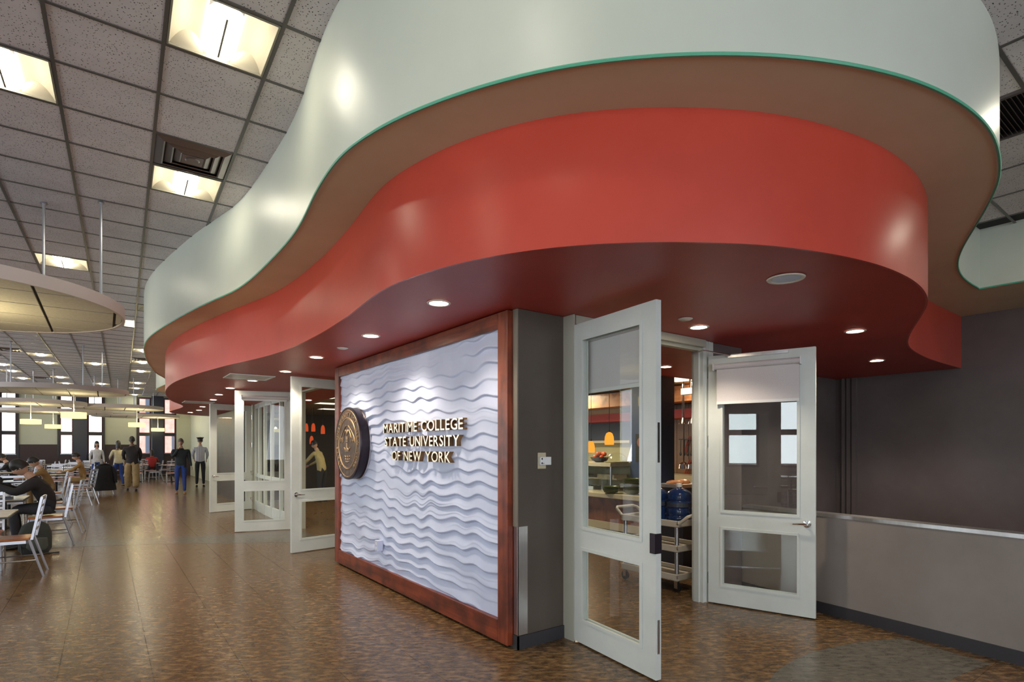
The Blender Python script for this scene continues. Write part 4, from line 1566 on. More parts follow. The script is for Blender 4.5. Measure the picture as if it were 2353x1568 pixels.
# servery lights
for k, (px, py, z, w, l) in enumerate(((1552, 869, 2.74, .5, .35), (1362, 938, 2.74, .3, .9), (745, 913, 2.74, .3, .3), (752, 927, 2.74, .3, .3), (756, 940, 2.74, .3, .3))):
    d = ray(px, py)
    t_ = (z - HC) / d[2]
    t = thing('servery_light', ['flush ceiling light inside seen between the two near doors', 'flush ceiling light inside seen through the near left door glass',
                                'upper thin ceiling light seen through the far door glass by the wood frame', 'middle thin ceiling light seen through the far door glass by the wood frame', 'lower thin ceiling light seen through the far door glass by the wood frame'][k],
              'ceiling light', (d[0] * t_, d[1] * t_, z))
    obj('frame', MB().box(-w, w, -l, -l + .02, -.012, 0).box(-w, w, l - .02, l, -.012, 0).box(-w, -w + .02, -l, l, -.012, 0).box(w - .02, w, -l, l, -.012, 0), M['white'], t)
    obj('lens', MB().box(-w + .02, w - .02, -l + .02, l - .02, -.006, 0), M['panel_light'] if 'panel_light' in M else M.setdefault('panel_light', emission('servery_light_lens', (1, .9, .68), 1.3)), t)
lb = thing('light_box', 'small bright blank light box beside the right jamb inside the servery', 'light box', on_x(1584, 899, 8.4))
obj('case', MB().box(-.02, .06, -.17, .17, -.06, .06), M['white'], lb)
obj('hanger', MB().box(.01, .03, -.01, .01, .06, 2.74 - lb.location.z), M['black'], lb)
obj('face', MB().box(-.024, -.02, -.16, .16, -.052, .052), M['panel_light'], lb)
for k in range(2):
    p = on_x(1568 + k * 22, 966, 8.75)
    t = thing('spot_lamp', ['left small metal spot lamp under the red fascia', 'right small metal spot lamp under the red fascia'][k], 'spot lamp', p)
    obj('shade', MB().lathe([(.07, -.07), (.05, 0), (.02, .04), (.001, .04)], n=16), M['chrome'], t, smooth=True)
    obj('stem', MB().tube([(0, 0, .04), (0, 0, 2.74 - p[2])], .008, 6), M['chrome'], t)
    p = on_x(1571 + k * 21, 1071, 8.6)
    t = thing('heat_lamp', ['left polished round heat lamp behind the jugs', 'right polished round heat lamp behind the jugs'][k], 'heat lamp', p)
    obj('shade', MB().lathe([(.10, -.05), (.085, .03), (.03, .07), (.001, .07)], n=18), M['chrome'], t, smooth=True)
    obj('stem', MB().tube([(0, 0, .07), (0, 0, 2.74 - p[2])], .012, 6), M['black'], t)
ut = thing('utensil_rack', 'dark hanging utensil rack on the cream wall panel', 'rack', on_x(1578, 1020, 9.9))
obj('rail', MB().box(-.03, 0, -.18, .18, .08, .1), M['black'], ut)
for q in range(4):
    obj('utensil', MB().tube([(-.02, -.14 + q * .09, .08), (-.02, -.13 + q * .09, -.2)], .008, 6).ball((-.02, -.13 + q * .09, -.22), .01, .03, .04), M['black'], ut)
# far servery seen through the left open door
fc = thing('dessert_counter', 'warm wood counter seen through the left open door glass', 'counter', (0, 0, 0))
obj('base', MB().box(7.1, 8.2, 14.0, 19.5, 0, .95), M['counter_front'], fc)
obj('top', MB().box(7.0, 8.3, 13.9, 19.6, .95, 1.0), M['steel'], fc)
pw = thing('menu_board', 'pale blank board on the dark wall behind the bending person', 'board', (9.9, 21.11, 1.6))
obj('board', MB().box(-.55, .55, 0, .04, -.4, .4), M['white'], pw)
obj('frame', MB().box(-.58, .58, -.01, .0, .4, .43).box(-.58, .58, -.01, .0, -.43, -.4), M['black'], pw)
tv = thing('menu_screen', 'bluish glowing screen high on the far servery wall', 'screen', (11.4, 21.05, 2.1))
obj('case', MB().box(-.5, .5, 0, .08, -.3, .3), M['black'], tv)
obj('display', MB().box(-.47, .47, -.01, 0, -.27, .27), emission('screen_glow', (.12, .18, .6), .8), tv)

for (x, y, p) in ((6.0, 7.5, 60), (9.0, 6.0, 60), (8.4, 9.5, 60), (6.0, 14.0, 45), (9.5, 17.0, 40)):  # added area lights without fixtures, to light the servery interior
    area_light('servery_fill_light', (x, y, 2.72), (0, 0, 0), .6, .6, p, (1, .85, .6))

# ================================================================== DINING FURNITURE
def chair_parts(simple=False):
    """local: origin on the floor, front = +y"""
    W = .21
    parts = {}
    seat = MB().box(-W, W, -.20, .22, .435, .46)
    parts['seat'] = [(seat, 'seat', .012)]
    legs = []
    for s in (-1, 1):
        legs.append(MB().tube([(s * (W - .01), .20, .435), (s * (W + .01), .235, 0)], [.015, .012], 8))
        legs.append(MB().tube([(s * (W + .01), -.33, 0), (s * W, -.20, .44)], [.012, .015], 8))
    parts['leg'] = [(m_, 'chair_metal', 0) for m_ in legs]
    posts = []
    for s in (-1, 1):
        mb = MB()
        mb.add([(s * W - .012, -.21, .44), (s * W + .012, -.21, .44), (s * W + .012, -.235, .44), (s * W - .012, -.235, .44),
                (s * W - .012, -.30, .93), (s * W + .012, -.30, .93), (s * W + .012, -.325, .93), (s * W - .012, -.325, .93)],
               [(0, 1, 2, 3), (7, 6, 5, 4), (0, 4, 5, 1), (1, 5, 6, 2), (2, 6, 7, 3), (3, 7, 4, 0)])
        posts.append(mb)
    parts['back_post'] = [(m_, 'chair_metal', 0) for m_ in posts]
    slats = []
    for k, z in enumerate((.55, .64, .73, .82, .915)):
        y = -.222 - (z - .44) / .49 * .09
        h = .012 if k < 4 else .022
        slats.append(MB().box(-W + .01, W - .01, y - .008, y + .008, z - h, z + h))
    parts['slat'] = [(m_, 'chair_metal', 0) for m_ in slats]
    inner = MB()
    for s in (-1, 1):
        x = s * (W - .055)
        inner.add([(x - .006, -.222, .50), (x + .006, -.222, .50), (x + .006, -.235, .50), (x - .006, -.235, .50),
                   (x - .006, -.305, .93), (x + .006, -.305, .93), (x + .006, -.318, .93), (x - .006, -.318, .93)],
                  [(0, 1, 2, 3), (7, 6, 5, 4), (0, 4, 5, 1), (1, 5, 6, 2), (2, 6, 7, 3), (3, 7, 4, 0)])
    parts['inner_bar'] = [(inner, 'chair_metal', 0)]
    fr = MB().box(-W, W, -.19, -.17, .40, .435).box(-W, W, .19, .21, .40, .435).box(-W, -W + .02, -.19, .21, .40, .435).box(W - .02, W, -.19, .21, .40, .435)
    parts['seat_frame'] = [(fr, 'chair_metal', 0)]
    st = MB()
    for s in (-1, 1):
        st.tube([(s * W, .215, .2), (s * W, -.265, .2)], .009, 6)
    st.tube([(-W, .21, .28), (W, .21, .28)], .009, 6)
    parts['stretcher'] = [(st, 'chair_metal', 0)]
    return parts


cproto = thing('dining_chair', '', 'chair')
for nm, lst in chair_parts().items():
    for (m_, mt_, bv) in lst:
        obj(nm, m_, M[mt_], cproto, bevel=bv)
far_mb = MB()
far_mb.mi = 0
for nm, lst in chair_parts().items():
    for (m_, mt_, bv) in lst:
        far_mb.mi = 1 if nm == 'seat' else 0
        far_mb.add(m_.v, m_.f)
far_mesh = far_mb.mesh('dining_chair', [M['chair_metal'], M['seat']])
chair_used = [False]


def chair(x, y, face, label, group=None):
    """face: direction the sitter looks, (dx,dy)"""
    rz = math.atan2(-face[0], face[1])
    if y < 21:
        if not chair_used[0]:
            o = cproto
            chair_used[0] = True
            o.location = (x, y, 0)
            o.rotation_euler = (0, 0, rz)
        else:
            o = dup(cproto, (x, y, 0), rz)
        if 'group' in o:
            del o['group']
    else:
        o = obj('dining_chair', far_mesh, None, loc=(x, y, 0), rot=(0, 0, rz), cat='chair')
    o['label'] = label
    if group:
        o['group'] = group
    return o


tproto = thing('dining_table', '', 'table')
obj('tabletop', MB().box(-.46, .46, -.46, .46, .72, .75), M['table_top'], tproto, bevel=.008)
obj('edge_band', MB().box(-.465, .465, -.465, .465, .722, .742), M['black'], tproto)
obj('column', MB().tube([(0, 0, .03), (0, 0, .72)], .035, 12), M['black'], tproto)
obj('base', MB().box(-.28, .28, -.03, .03, 0, .03).box(-.03, .03, -.28, .28, 0, .031), M['black'], tproto)
tused = [False]


def table(x, y, label, group=None):
    if not tused[0]:
        o = tproto
        tused[0] = True
        o.location = (x, y, 0)
    else:
        o = dup(tproto, (x, y, 0), 0)
        if 'group' in o:
            del o['group']
    o['label'] = label
    if group:
        o['group'] = group
    return o


table(-1.32, 8.72, 'dining table nearest the camera at the left picture edge')
chair(-.90, 8.72, (-1, 0.02), 'silver ladder-back chair with orange wood seat, nearest the camera')
chair(-1.25, 9.42, (0.05, -1), 'silver chair facing the camera across the nearest table')
table(-1.42, 11.25, 'dining table in front of the person in the black jacket')
chair(-.72, 11.15, (-1, -.05), 'silver chair under the person in the black jacket')
chair(-.62, 12.6, (-1, .1), 'silver chair standing just behind the black-jacketed person')
table(-1.5, 13.9, 'dining table between the black-jacketed person and the first person in brown')
chair(-.85, 13.8, (-1, 0), 'silver chair at the table behind the black-jacketed person')
chair(-1.5, 14.75, (0, -1), 'silver chair on the far side of the second free table')
table(-1.75, 16.9, 'dining table beside the nearer person in brown')
chair(-1.02, 16.9, (-1, 0), 'silver chair under the nearer person in brown')
chair(-.50, 18.4, (-.9, .3), 'silver chair by the aisle left of the black coat')
table(-1.3, 20.3, 'dining table in front of the farther person in brown', None)
chair(-.55, 20.7, (-1, 0), 'silver chair under the farther person in brown')
chair(-.12, 22.2, (-.5, .85), 'silver chair carrying the black coat by the aisle')
placed = [(-.12, 22.2)]
FARG = 'silver chairs around the far tables before the windows'
TG = 'far dining tables before the windows'
for (tx, ty) in ((-2.7, 22.6), (-1.3, 24.0), (-2.9, 26.2), (-.9, 26.6), (-2.6, 29.4), (-.5, 29.4), (1.1, 29.0), (-2.4, 32.4), (-.3, 32.3), (1.7, 31.6), (2.35, 28.2)):
    table(tx, ty, 'far dining table among silver chairs before the end windows', TG)
    for (ox, oy, f) in ((.68, 0, (-1, 0)), (-.68, 0, (1, 0)), (0, .7, (0, -1)), (0, -.7, (0, 1))):
        if tx + ox > 2.75:
            continue
        if any(math.hypot(tx + ox - a, ty + oy - b) < .62 for a, b in placed):
            continue
        placed.append((tx + ox, ty + oy))
        chair(tx + ox + random.uniform(-.04, .04), ty + oy, f, 'silver ladder-back chair at a far table before the end windows', FARG)
# furniture by the left wall (reflected in the right open door)
for (tx, ty) in ((-5.6, .9), (-5.6, 3.4)):
    table(tx, ty, 'dining table beyond the left picture edge by the side windows', 'tables by the side windows')
    for (ox, oy, f) in ((.68, 0, (-1, 0)), (-.68, 0, (1, 0)), (0, .7, (0, -1)), (0, -.7, (0, 1))):
        chair(tx + ox, ty + oy, f, 'silver chair by the side windows beyond the left picture edge', 'chairs by the side windows')


def cup(x, y, lab):
    t = thing('paper_cup', lab, 'cup', (x, y, .751))
    obj('cup_body', MB().lathe([(.001, 0), (.028, 0), (.038, .10), (.034, .10), (.026, .006), (.001, .006)], n=16), M['white'], t, smooth=50)
    obj('lid', MB().lathe([(.001, .108), (.034, .108), (.04, .1), (.04, .096)], n=16), M['white'], t)


def food_tray(x, y, lab):
    t = thing('meal_tray', lab, 'tray', (x, y, .751))
    obj('tray', MB().box(-.2, .2, -.15, .15, 0, .012).box(-.2, .2, -.15, -.14, .012, .03).box(-.2, .2, .14, .15, .012, .03).box(-.2, -.19, -.14, .14, .012, .03).box(.19, .2, -.14, .14, .012, .03), M['slate'], t)
    obj('plate', MB().lathe([(.001, .014), (.08, .014), (.12, .03), (.11, .03), (.07, .02), (.001, .02)], n=20), M['white'], t, smooth=True)


food_tray(-1.3, 11.0, 'tray with a white plate on the table before the black-jacketed person')
cup(-1.2, 11.5, 'white cup on the table before the black-jacketed person')
cup(-1.1, 8.95, 'white cup on the nearest dining table')
food_tray(-1.45, 16.85, 'tray with a white plate before the nearer person in brown')
cup(-1.5, 17.2, 'white cup before the nearer person in brown')
food_tray(-1.1, 20.5, 'tray with a white plate before the farther person in brown')
cup(-1.15, 13.7, 'white cup on the free table behind the black-jacketed person')

# backpack and coat
bp = thing('backpack', 'dark backpack on the floor beside the chair of the black-jacketed person', 'backpack', (-.80, 10.45, 0), .3)
obj('bag_body', MB().lathe([(.001, 0), (.15, .0), (.19, .06), (.19, .28), (.15, .40), (.07, .45), (.001, .46)], n=20, sx=1, sy=.7), cloth('backpack_fabric', (.03, .035, .033)), bp, smooth=True)
obj('front_pocket', MB().lathe([(.001, .04), (.10, .05), (.13, .10), (.12, .22), (.001, .26)], c=(0, -.08, 0), n=16, sx=1, sy=.7), cloth('backpack_pocket_fabric', (.07, .08, .075)), bp, smooth=True)
obj('strap', MB().tube([(.08, .13, .4), (.13, .2, .25), (.16, .16, .06)], .014, 6).tube([(-.08, .13, .4), (-.13, .2, .25), (-.2, -.25, .02), (.2, -.3, .015)], .012, 6), M['black'], bp, smooth=True)
coat = thing('black_coat', 'black coat draped over the back of an aisle chair, reaching near the floor', 'coat', (-.10, 22.15, 0), .3)
mb = MB()
n = 28
rows = [(.96, .16, .06), (.92, .22, .10), (.75, .25, .13), (.5, .29, .17), (.25, .34, .21), (.14, .36, .23)]
vs, fs = [], []
for (z, rx_, ry_) in rows:
    for k in range(n):
        a = 2 * PI * k / n
        f = 1 + .10 * math.sin(5 * a + z * 3) * (1 - z)
        vs.append((rx_ * f * math.cos(a), -.25 + ry_ * f * math.sin(a) - (z - .44) * .12, z))
for i in range(len(rows) - 1):
    for k in range(n):
        fs.append((i * n + k, i * n + (k + 1) % n, (i + 1) * n + (k + 1) % n, (i + 1) * n + k))
fs.append(tuple(range(n))[::-1])
obj('coat_body', MB().add(vs, fs), cloth('black_coat_cloth', (.014, .014, .018)), coat, smooth=True)
obj('sleeve', MB().tube([(.22, -.3, .88), (.29, -.32, .65), (.31, -.33, .38)], [.06, .06, .05], 10), cloth('black_sleeve_cloth', (.02, .02, .024)), coat, smooth=True)
obj('collar', MB().tube([(-.14, -.34, .95), (0, -.37, .99), (.14, -.34, .95)], .03, 8), M['black'], coat, smooth=True)


# ================================================================== PEOPLE
def person(loc, face, label, shirt, pants, shoes=None, pose='stand', hair='short', skin=None, arms=None, lean=0.0, scale=1.0, sleeve='long',
           hairmat=None, legs=None, baggy=0.0, head_pitch=0.0, head_yaw=0.0, coatlen=0.0, build=1.0, jacket_hem=None, seat_h=.46):
    rz = math.atan2(-face[0], face[1])
    root = thing('person', label, 'person', loc, rz)
    root.scale = (scale, scale, scale)
    skin = skin or M['skin']
    shoes = shoes or M['black']
    hairmat = hairmat or M['hair']
    if pose == 'stand':
        pel = Vector((0, 0, .96))
        L = legs or [((-.095, 0, .92), (-.10, .03, .50), (-.11, 0, .09), (-.12, .14, .035)), ((.095, 0, .92), (.10, .03, .50), (.11, 0, .09), (.12, .14, .035))]
    else:
        pel = Vector((0, -.05, seat_h + .10))
        z = seat_h + .08
        L = legs or [((-.10, -.02, z), (-.14, .42, z + .02), (-.14, .38, .09), (-.14, .50, .035)), ((.10, -.02, z), (.14, .42, z + .02), (.13, .36, .09), (.13, .48, .035))]
    # torso along a leaning line
    up = Vector((0, math.sin(lean), math.cos(lean)))
    belly = pel + up * .14
    chest = pel + up * .36
    neck0 = pel + up * .52
    up2 = Vector((0, math.sin(lean + head_pitch * .5), math.cos(lean + head_pitch * .5)))
    head = neck0 + up2 * .155
    sh = [neck0 + Vector((s * .165 * build, -.005, 0)) - up * .06 for s in (-1, 1)]
    if arms is None:
        arms = [((-.225, -.02, 1.17), (-.235, .06, .93)), ((.225, -.02, 1.17), (.235, .06, .93))]
    verts, edges, rad, reg = [], [], [], []

    def v(p, r):
        verts.append(tuple(p))
        rad.append(r)
        return len(verts) - 1
    b = build
    i0 = v(pel, (.155 * b, .115 * b))
    i1 = v(belly, (.15 * b, .115 * b))
    i2 = v(chest, (.165 * b, .12 * b))
    i3 = v(neck0 - up * .03, (.09, .075))
    i4 = v(neck0 + up * .03, (.062, .062))
    i5 = v(head - up2 * .04, (.058, .058))
    edges += [(i0, i1), (i1, i2), (i2, i3), (i3, i4), (i4, i5)]
    segs = [(pel, belly, 'shirt'), (belly, chest, 'shirt'), (chest, neck0 - up * .01, 'shirt'), (neck0 + up * .03, head, 'skin')]
    wr = []
    for k in (0, 1):
        e, w = Vector(arms[k][0]), Vector(arms[k][1])
        a = v(sh[k], (.068 * b, .068 * b))
        m1 = v((sh[k] + e) / 2, (.056 * b, .056 * b))
        bq = v(e, (.046 * b, .046 * b))
        c = v(w, (.030, .030))
        edges += [(i3, a) if False else (i2, a), (a, m1), (m1, bq), (bq, c)]
        segs += [(sh[k], e, 'shirt'), (e, w, 'shirt' if sleeve == 'long' else 'skin')]
        wr.append((e, w))
    for k in (0, 1):
        hp, kn, an, to = [Vector(q) for q in L[k]]
        a = v(hp * .6 + kn * .4, (.092 + baggy, .088 + baggy))
        bq = v(kn, (.066 + baggy * 1.2, .066 + baggy * 1.2))
        m1 = v(kn * .55 + an * .45, (.060 + baggy * 1.3,) * 2)
        c = v(an, (.044 + baggy * 1.4,) * 2)
        h = v(hp, (.10 + baggy * .6,) * 2)
        edges += [(i0, h), (h, a), (a, bq), (bq, m1), (m1, c)]
        segs += [(hp + (hp - kn) * .12, kn, 'pants'), (kn, an, 'pants')]
    me_ = bpy.data.meshes.new('body_cage')
    me_.from_pydata(verts, edges, [])
    o = bpy.data.objects.new('body_cage', me_)
    COL.objects.link(o)
    md = o.modifiers.new('skin', 'SKIN')
    md.branch_smoothing = .6
    md.use_smooth_shade = True
    sk = me_.skin_vertices[0].data
    for k, r in enumerate(rad):
        sk[k].radius = r
        sk[k].use_root = (k == 0)
    sb = o.modifiers.new('sub', 'SUBSURF')
    sb.levels = 1
    sb.render_levels = 1
    bpy.context.view_layer.update()
    dg = bpy.context.evaluated_depsgraph_get()
    body = bpy.data.meshes.new_from_object(o.evaluated_get(dg))
    bpy.data.objects.remove(o)
    body.materials.clear()
    for mm in (skin, shirt, pants, shoes):
        body.materials.append(mm)
    hem_z = None

    def dseg(p, a, b_):
        ab = b_ - a
        t = max(0, min(1, (p - a).dot(ab) / max(ab.length_squared, 1e-9)))
        return (p - a - ab * t).length
    for p in body.polygons:
        c = p.center
        best = min(segs, key=lambda s_: dseg(c, s_[0], s_[1]))
        r_ = best[2]
        if r_ == 'pants' and pose == 'stand' and c.z > .90 - coatlen:
            r_ = 'shirt'
        if r_ == 'shirt' and pose == 'stand' and c.z < .88 - coatlen and abs(c.x) < .2:
            r_ = 'pants'
        p.material_index = {'skin': 0, 'shirt': 1, 'pants': 2}[r_]
        p.use_smooth = True
    # head, hands and feet joined into the body mesh
    ex = MB()
    ex.mi = 0
    # head with face
    n, m_ = 20, 16
    vs, fs = [], []
    Rm = Matrix.Translation(head + up2 * .045) @ Matrix.Rotation(head_yaw, 4, 'Z') @ Matrix.Rotation(-(lean * .6 + head_pitch), 4, 'X')
    for i in range(m_ + 1):
        th_ = PI * i / m_
        for j in range(n):
            a = 2 * PI * j / n
            x = .075 * math.sin(th_) * math.cos(a)
            y = .094 * math.sin(th_) * math.sin(a)
            z = -.118 * math.cos(th_)
            if z < 0:
                k = 1 + z * 2.3
                x *= k
                y = y * (1 + z * 1.0) if y > 0 else y * (1 + z * 2.2)
            if y > 0:
                f = math.exp(-(x / .016) ** 2) * math.exp(-((z + .018) / .026) ** 2)
                y += .020 * f
                for sx in (-1, 1):
                    y -= .011 * math.exp(-((x - sx * .030) / .015) ** 2 - ((z - .008) / .012) ** 2)
                y += .006 * math.exp(-(x / .022) ** 2 - ((z + .062) / .008) ** 2)
                y += .008 * math.exp(-(x / .025) ** 2 - ((z + .098) / .014) ** 2)
            vs.append(Rm @ Vector((x, y, z)))
    for i in range(m_):
        for j in range(n):
            fs.append((i * n + j, i * n + (j + 1) % n, (i + 1) * n + (j + 1) % n, (i + 1) * n + j))
    ex.add(vs, fs)
    for sx in (-1, 1):      # ears
        k0 = len(ex.v)
        ex.ball((sx * .076, -.005, -.01), .008, .018, .030, 8, 6)
        ex.xform(Rm, k0)
    # hands
    for k, (e, w) in enumerate(wr):
        d = (w - e).normalized()
        side = Vector((0, 1, 0)) if abs(d.y) < .7 else Vector((0, 0, 1))
        nrm = d.cross(side).normalized()
        side = nrm.cross(d).normalized()
        k0 = len(ex.v)
        ex.ball((0, 0, 0), .042, .019, .050, 10, 7)
        Mh = Matrix((( side.x, nrm.x, d.x, (w + d * .045).x), (side.y, nrm.y, d.y, (w + d * .045).y), (side.z, nrm.z, d.z, (w + d * .045).z), (0, 0, 0, 1)))
        ex.xform(Mh, k0)
        for q, (o_, ln) in enumerate(((-.027, .060), (-.009, .072), (.009, .068), (.027, .052))):
            base = w + d * .080 + side * o_
            ex.tube([base - d * .02, base + d * ln * .5 + nrm * .006, base + d * ln * .85 + nrm * .022], [.0095, .0085, .0065], 6)
        s2 = 1 if k == 0 else 1
        ex.tube([w + d * .03 + side * .032, w + d * .055 + side * .055, w + d * .085 + side * .060], [.012, .010, .008], 6)
    ex.mi = 3
    for k in (0, 1):
        hp, kn, an, to = [Vector(q) for q in L[k]]
        f = (to - an)
        f.z = 0
        f.normalize() if f.length > 1e-4 else None
        s_ = Vector((f.y, -f.x, 0))
        prof_ = [(-.07, .028, .06), (-.04, .036, .075), (.02, .038, .07), (.09, .045, .045), (.15, .042, .032), (.18, .024, .022)]
        vs, fs = [], []
        for (l, w_, h_) in prof_:
            cpt = Vector((an.x, an.y, max(0, an.z - .09))) + f * l
            for j in range(10):
                a = 2 * PI * j / 10
                vs.append(cpt + s_ * (w_ * math.cos(a)) + Vector((0, 0, h_ * .5 + h_ * .5 * math.sin(a))))
        for i in range(5):
            for j in range(10):
                fs.append((i * 10 + j, i * 10 + (j + 1) % 10, (i + 1) * 10 + (j + 1) % 10, (i + 1) * 10 + j))
        fs += [tuple(range(10))[::-1], tuple(range(50, 60))]
        ex.add(vs, fs)
    bm = bmesh.new()
    bm.from_mesh(body)
    base = len(bm.verts)
    nv = [bm.verts.new(p) for p in ex.v]
    for f_, mi_ in zip(ex.f, ex.m):
        try:
            fc_ = bm.faces.new([nv[i] for i in f_])
            fc_.material_index = mi_
            fc_.smooth = True
        except ValueError:
            pass
    bmesh.ops.recalc_face_normals(bm, faces=bm.faces)
    bm.to_mesh(body)
    bm.free()
    obj('body', body, None, root)
    # hair cap
    hm = MB()
    vs, fs = [], []
    for i in range(9):
        th_ = PI * .60 * i / 8
        for j in range(18):
            a = 2 * PI * j / 18
            k = .0 if math.sin(a) > .2 and i > 5 else 1
            rr = 1.12 if k else 1.03
            x = .077 * math.sin(th_) * math.cos(a) * rr
            y = .096 * math.sin(th_) * math.sin(a) * rr - .006
            z = .122 * math.cos(th_) * 1.06 + .006
            if not k:
                z += .02
            if hair == 'long' and i > 4 and math.sin(a) < .2:
                z -= (i - 4) * .035
            vs.append(Rm @ Vector((x, y, z)))
    for i in range(8):
        for j in range(18):
            fs.append((i * 18 + j, i * 18 + (j + 1) % 18, (i + 1) * 18 + (j + 1) % 18, (i + 1) * 18 + j))
    hm.add(vs, fs)
    hm.add([Rm @ Vector((0, 0, .13))], [])
    obj('hair', hm, hairmat, root, smooth=True)
    if hair == 'cap':
        cp = MB().lathe([(.085, .03), (.09, .07), (.11, .10), (.125, .105), (.12, .125), (.001, .135)], n=20)
        cp.xform(Rm)
        obj('cap', cp, M['black'], root, smooth=50)
    eyes = MB()
    for sx in (-1, 1):
        k0 = len(eyes.v)
        eyes.ball((sx * .030, .078, .006), .009, n=8, m=6)
        eyes.xform(Rm, k0)
    obj('eyes', eyes, M['eye'], root, smooth=True)
    return root


c_black = cloth('black_cloth', (.016, .016, .02))
c_dark = cloth('charcoal_sweater', (.020, .028, .034))
c_jean = cloth('blue_denim', (.02, .055, .26))
c_khaki = cloth('khaki_cloth', (.36, .25, .12))
c_brown = cloth('tan_brown_shirt', (.30, .17, .06))
c_cream = cloth('cream_shirt', (.55, .50, .36))
c_white = cloth('white_shirt', (.66, .66, .72))
c_red = cloth('red_shirt', (.35, .02, .02))
c_bluep = cloth('pale_blue_shirt', (.28, .38, .55))
c_hood = cloth('black_jacket', (.020, .016, .018))


def striped(name, c1, c2, sc_=60, axis='z'):
    m = principled(name, c1, .85)
    nt = m.node_tree
    v_ = coords(nt, (1, 1, 1), False)
    w = nt.nodes.new('ShaderNodeTexWave')
    w.bands_direction = axis.upper()
    w.inputs['Scale'].default_value = sc_
    nt.links.new(v_, w.inputs['Vector'])
    r = nt.nodes.new('ShaderNodeValToRGB')
    r.color_ramp.elements[0].position = .45
    r.color_ramp.elements[1].position = .55
    r.color_ramp.elements[0].color = (*c1, 1)
    r.color_ramp.elements[1].color = (*c2, 1)
    nt.links.new(w.outputs['Fac'], r.inputs['Fac'])
    nt.links.new(r.outputs['Color'], nt.nodes['Principled BSDF'].inputs['Base Color'])
    return m


c_stripe = striped('white_shirt_dark_stripes', (.68, .68, .74), (.10, .10, .16), 9, 'x')
c_stripe2 = striped('dark_shirt_pale_stripes', (.05, .05, .07), (.45, .45, .5), 9, 'z')
toward = lambda x, y: (-x, -y)

# standing
person((2.0, 20.9, 0), toward(2, 20.9), 'man in charcoal sweater and blue jeans walking toward the camera, hand at his mouth', c_dark, c_jean, noisy('brown_shoes', (.2, .09, .04), (.25, .12, .06), rough=.5),
       arms=[((-.24, .0, 1.16), (-.30, .10, .90)), ((.22, .10, 1.20), (.06, .20, 1.46))], hairmat=M['hair_grey'], scale=1.0, build=1.3,
       legs=[((-.095, 0, .92), (-.10, .05, .50), (-.11, .10, .09), (-.12, .24, .035)), ((.095, 0, .92), (.10, .02, .50), (.11, -.10, .10), (.12, .04, .04))])
person((2.96, 24.2, 0), (.15, 1), 'person in a white striped shirt and black trousers seen from behind by the leftmost door', c_stripe, c_black, hair='cap', scale=1.05, build=1.1,
       arms=[((-.235, .0, 1.17), (-.20, .16, 1.0)), ((.235, .0, 1.17), (.20, .16, 1.0))])
person((.77, 23.3, 0), (.1, 1), 'person in a black hooded top and baggy khaki trousers seen from behind', c_hood, c_khaki, baggy=.035, scale=1.05, build=1.2, skin=M['skin_dark'],
       arms=[((-.24, .02, 1.17), (-.2, .16, 1.02)), ((.24, .02, 1.17), (.2, .14, 1.0))],
       legs=[((-.10, 0, .92), (-.12, .10, .50), (-.13, .20, .10), (-.14, .34, .04)), ((.10, 0, .92), (.11, -.02, .50), (.12, -.16, .10), (.12, -.02, .04))])
person((.42, 25.9, 0), (-.35, 1), 'person in a cream top and blue jeans walking away between the tables', c_cream, c_jean, hair='long', scale=.98,
       arms=[((-.25, .04, 1.18), (-.20, .22, 1.12)), ((.225, -.02, 1.17), (.235, .06, .93))],
       legs=[((-.095, 0, .92), (-.10, .08, .50), (-.11, .02, .09), (-.12, .16, .035)), ((.095, 0, .92), (.10, -.02, .50), (.11, -.20, .12), (.12, -.06, .06))])
person((-.25, 28.1, 0), (.2, -1), 'standing person in a white top before the second window pair', c_white, c_jean, hair='long', scale=.98)
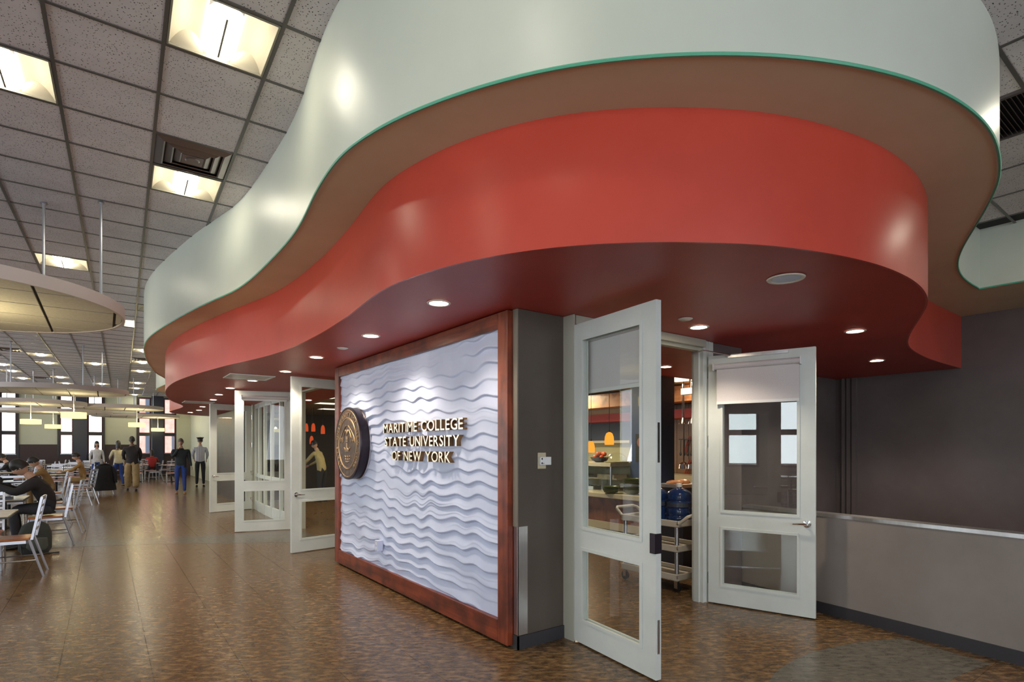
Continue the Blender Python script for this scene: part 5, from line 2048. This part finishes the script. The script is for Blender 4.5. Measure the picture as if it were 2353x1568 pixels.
# seated
E = lambda s, x=.20, y=.33, z=.80: ((s * .24, .12 + y * .2, z + .02), (s * x * .5, y + .10, z - .01))
arms_tab = [((-.25, .20, .84), (-.12, .42, .80)), ((.25, .20, .84), (.12, .42, .80))]
person((-.66, 11.15, 0), (-1, -.05), 'person in a black jacket hunched over food at the second table', c_hood, cloth('dark_trousers', (.03, .03, .04)), pose='sit', lean=.55,
       arms=[((-.27, .38, .80), (-.12, .60, .92)), ((.27, .38, .80), (.10, .60, .94))], head_pitch=.35, build=1.45, scale=1.05)
person((-1.98, 12.05, 0), (.6, -.8), 'person in a dark striped shirt partly cut by the left picture edge', c_stripe2, cloth('grey_trousers', (.1, .1, .11)), pose='sit', lean=.3, arms=arms_tab, head_pitch=.2, hair='long')
person((-1.0, 16.9, 0), (-1, 0), 'nearer person in a tan brown shirt bent over a table', c_brown, c_khaki, pose='sit', lean=.5, arms=[((-.25, .34, .82), (-.12, .55, .80)), ((.25, .34, .82), (.12, .55, .80))], head_pitch=.3)
person((-.52, 20.7, 0), (-1, 0), 'farther person in a tan brown shirt sitting upright beside the black coat', c_brown, c_khaki, pose='sit', lean=.25, arms=[((-.25, .24, .84), (-.12, .48, .80)), ((.25, .24, .84), (.12, .48, .80))], head_pitch=.25)
person((-2.30, 23.35, 0), (-1, .1), 'person in black leaning forward before the cream panel', c_black, c_black, pose='sit', lean=.45, arms=arms_tab, head_pitch=.2)
person((1.78, 30.65, 0), (0, 1), 'seated person in a red top before the last window', c_red, c_black, pose='sit', lean=.1, arms=arms_tab, hair='long')
person((1.05, 28.25, 0), (-.3, 1), 'seated person in a pale blue top before the right navy column', c_bluep, c_jean, pose='sit', lean=.35, arms=arms_tab)
person((-1.95, 15.2, 0), (.2, -1), 'seated person in black at the left edge behind the striped shirt', c_black, c_black, pose='sit', lean=.35, arms=arms_tab, head_pitch=.2)
# servery worker behind the left door glass
wx, wy = at_depth(741, 15.5)
person((wx, wy, 0), (-.6, .8), 'servery worker in a yellowish shirt bending over, seen through the left open door', cloth('yellowish_shirt', (.42, .34, .16)), c_black, lean=.35, arms=[((-.24, .38, 1.12), (-.10, .52, 1.02)), ((.24, .38, 1.12), (.10, .52, 1.02))], scale=.98, head_pitch=.3)
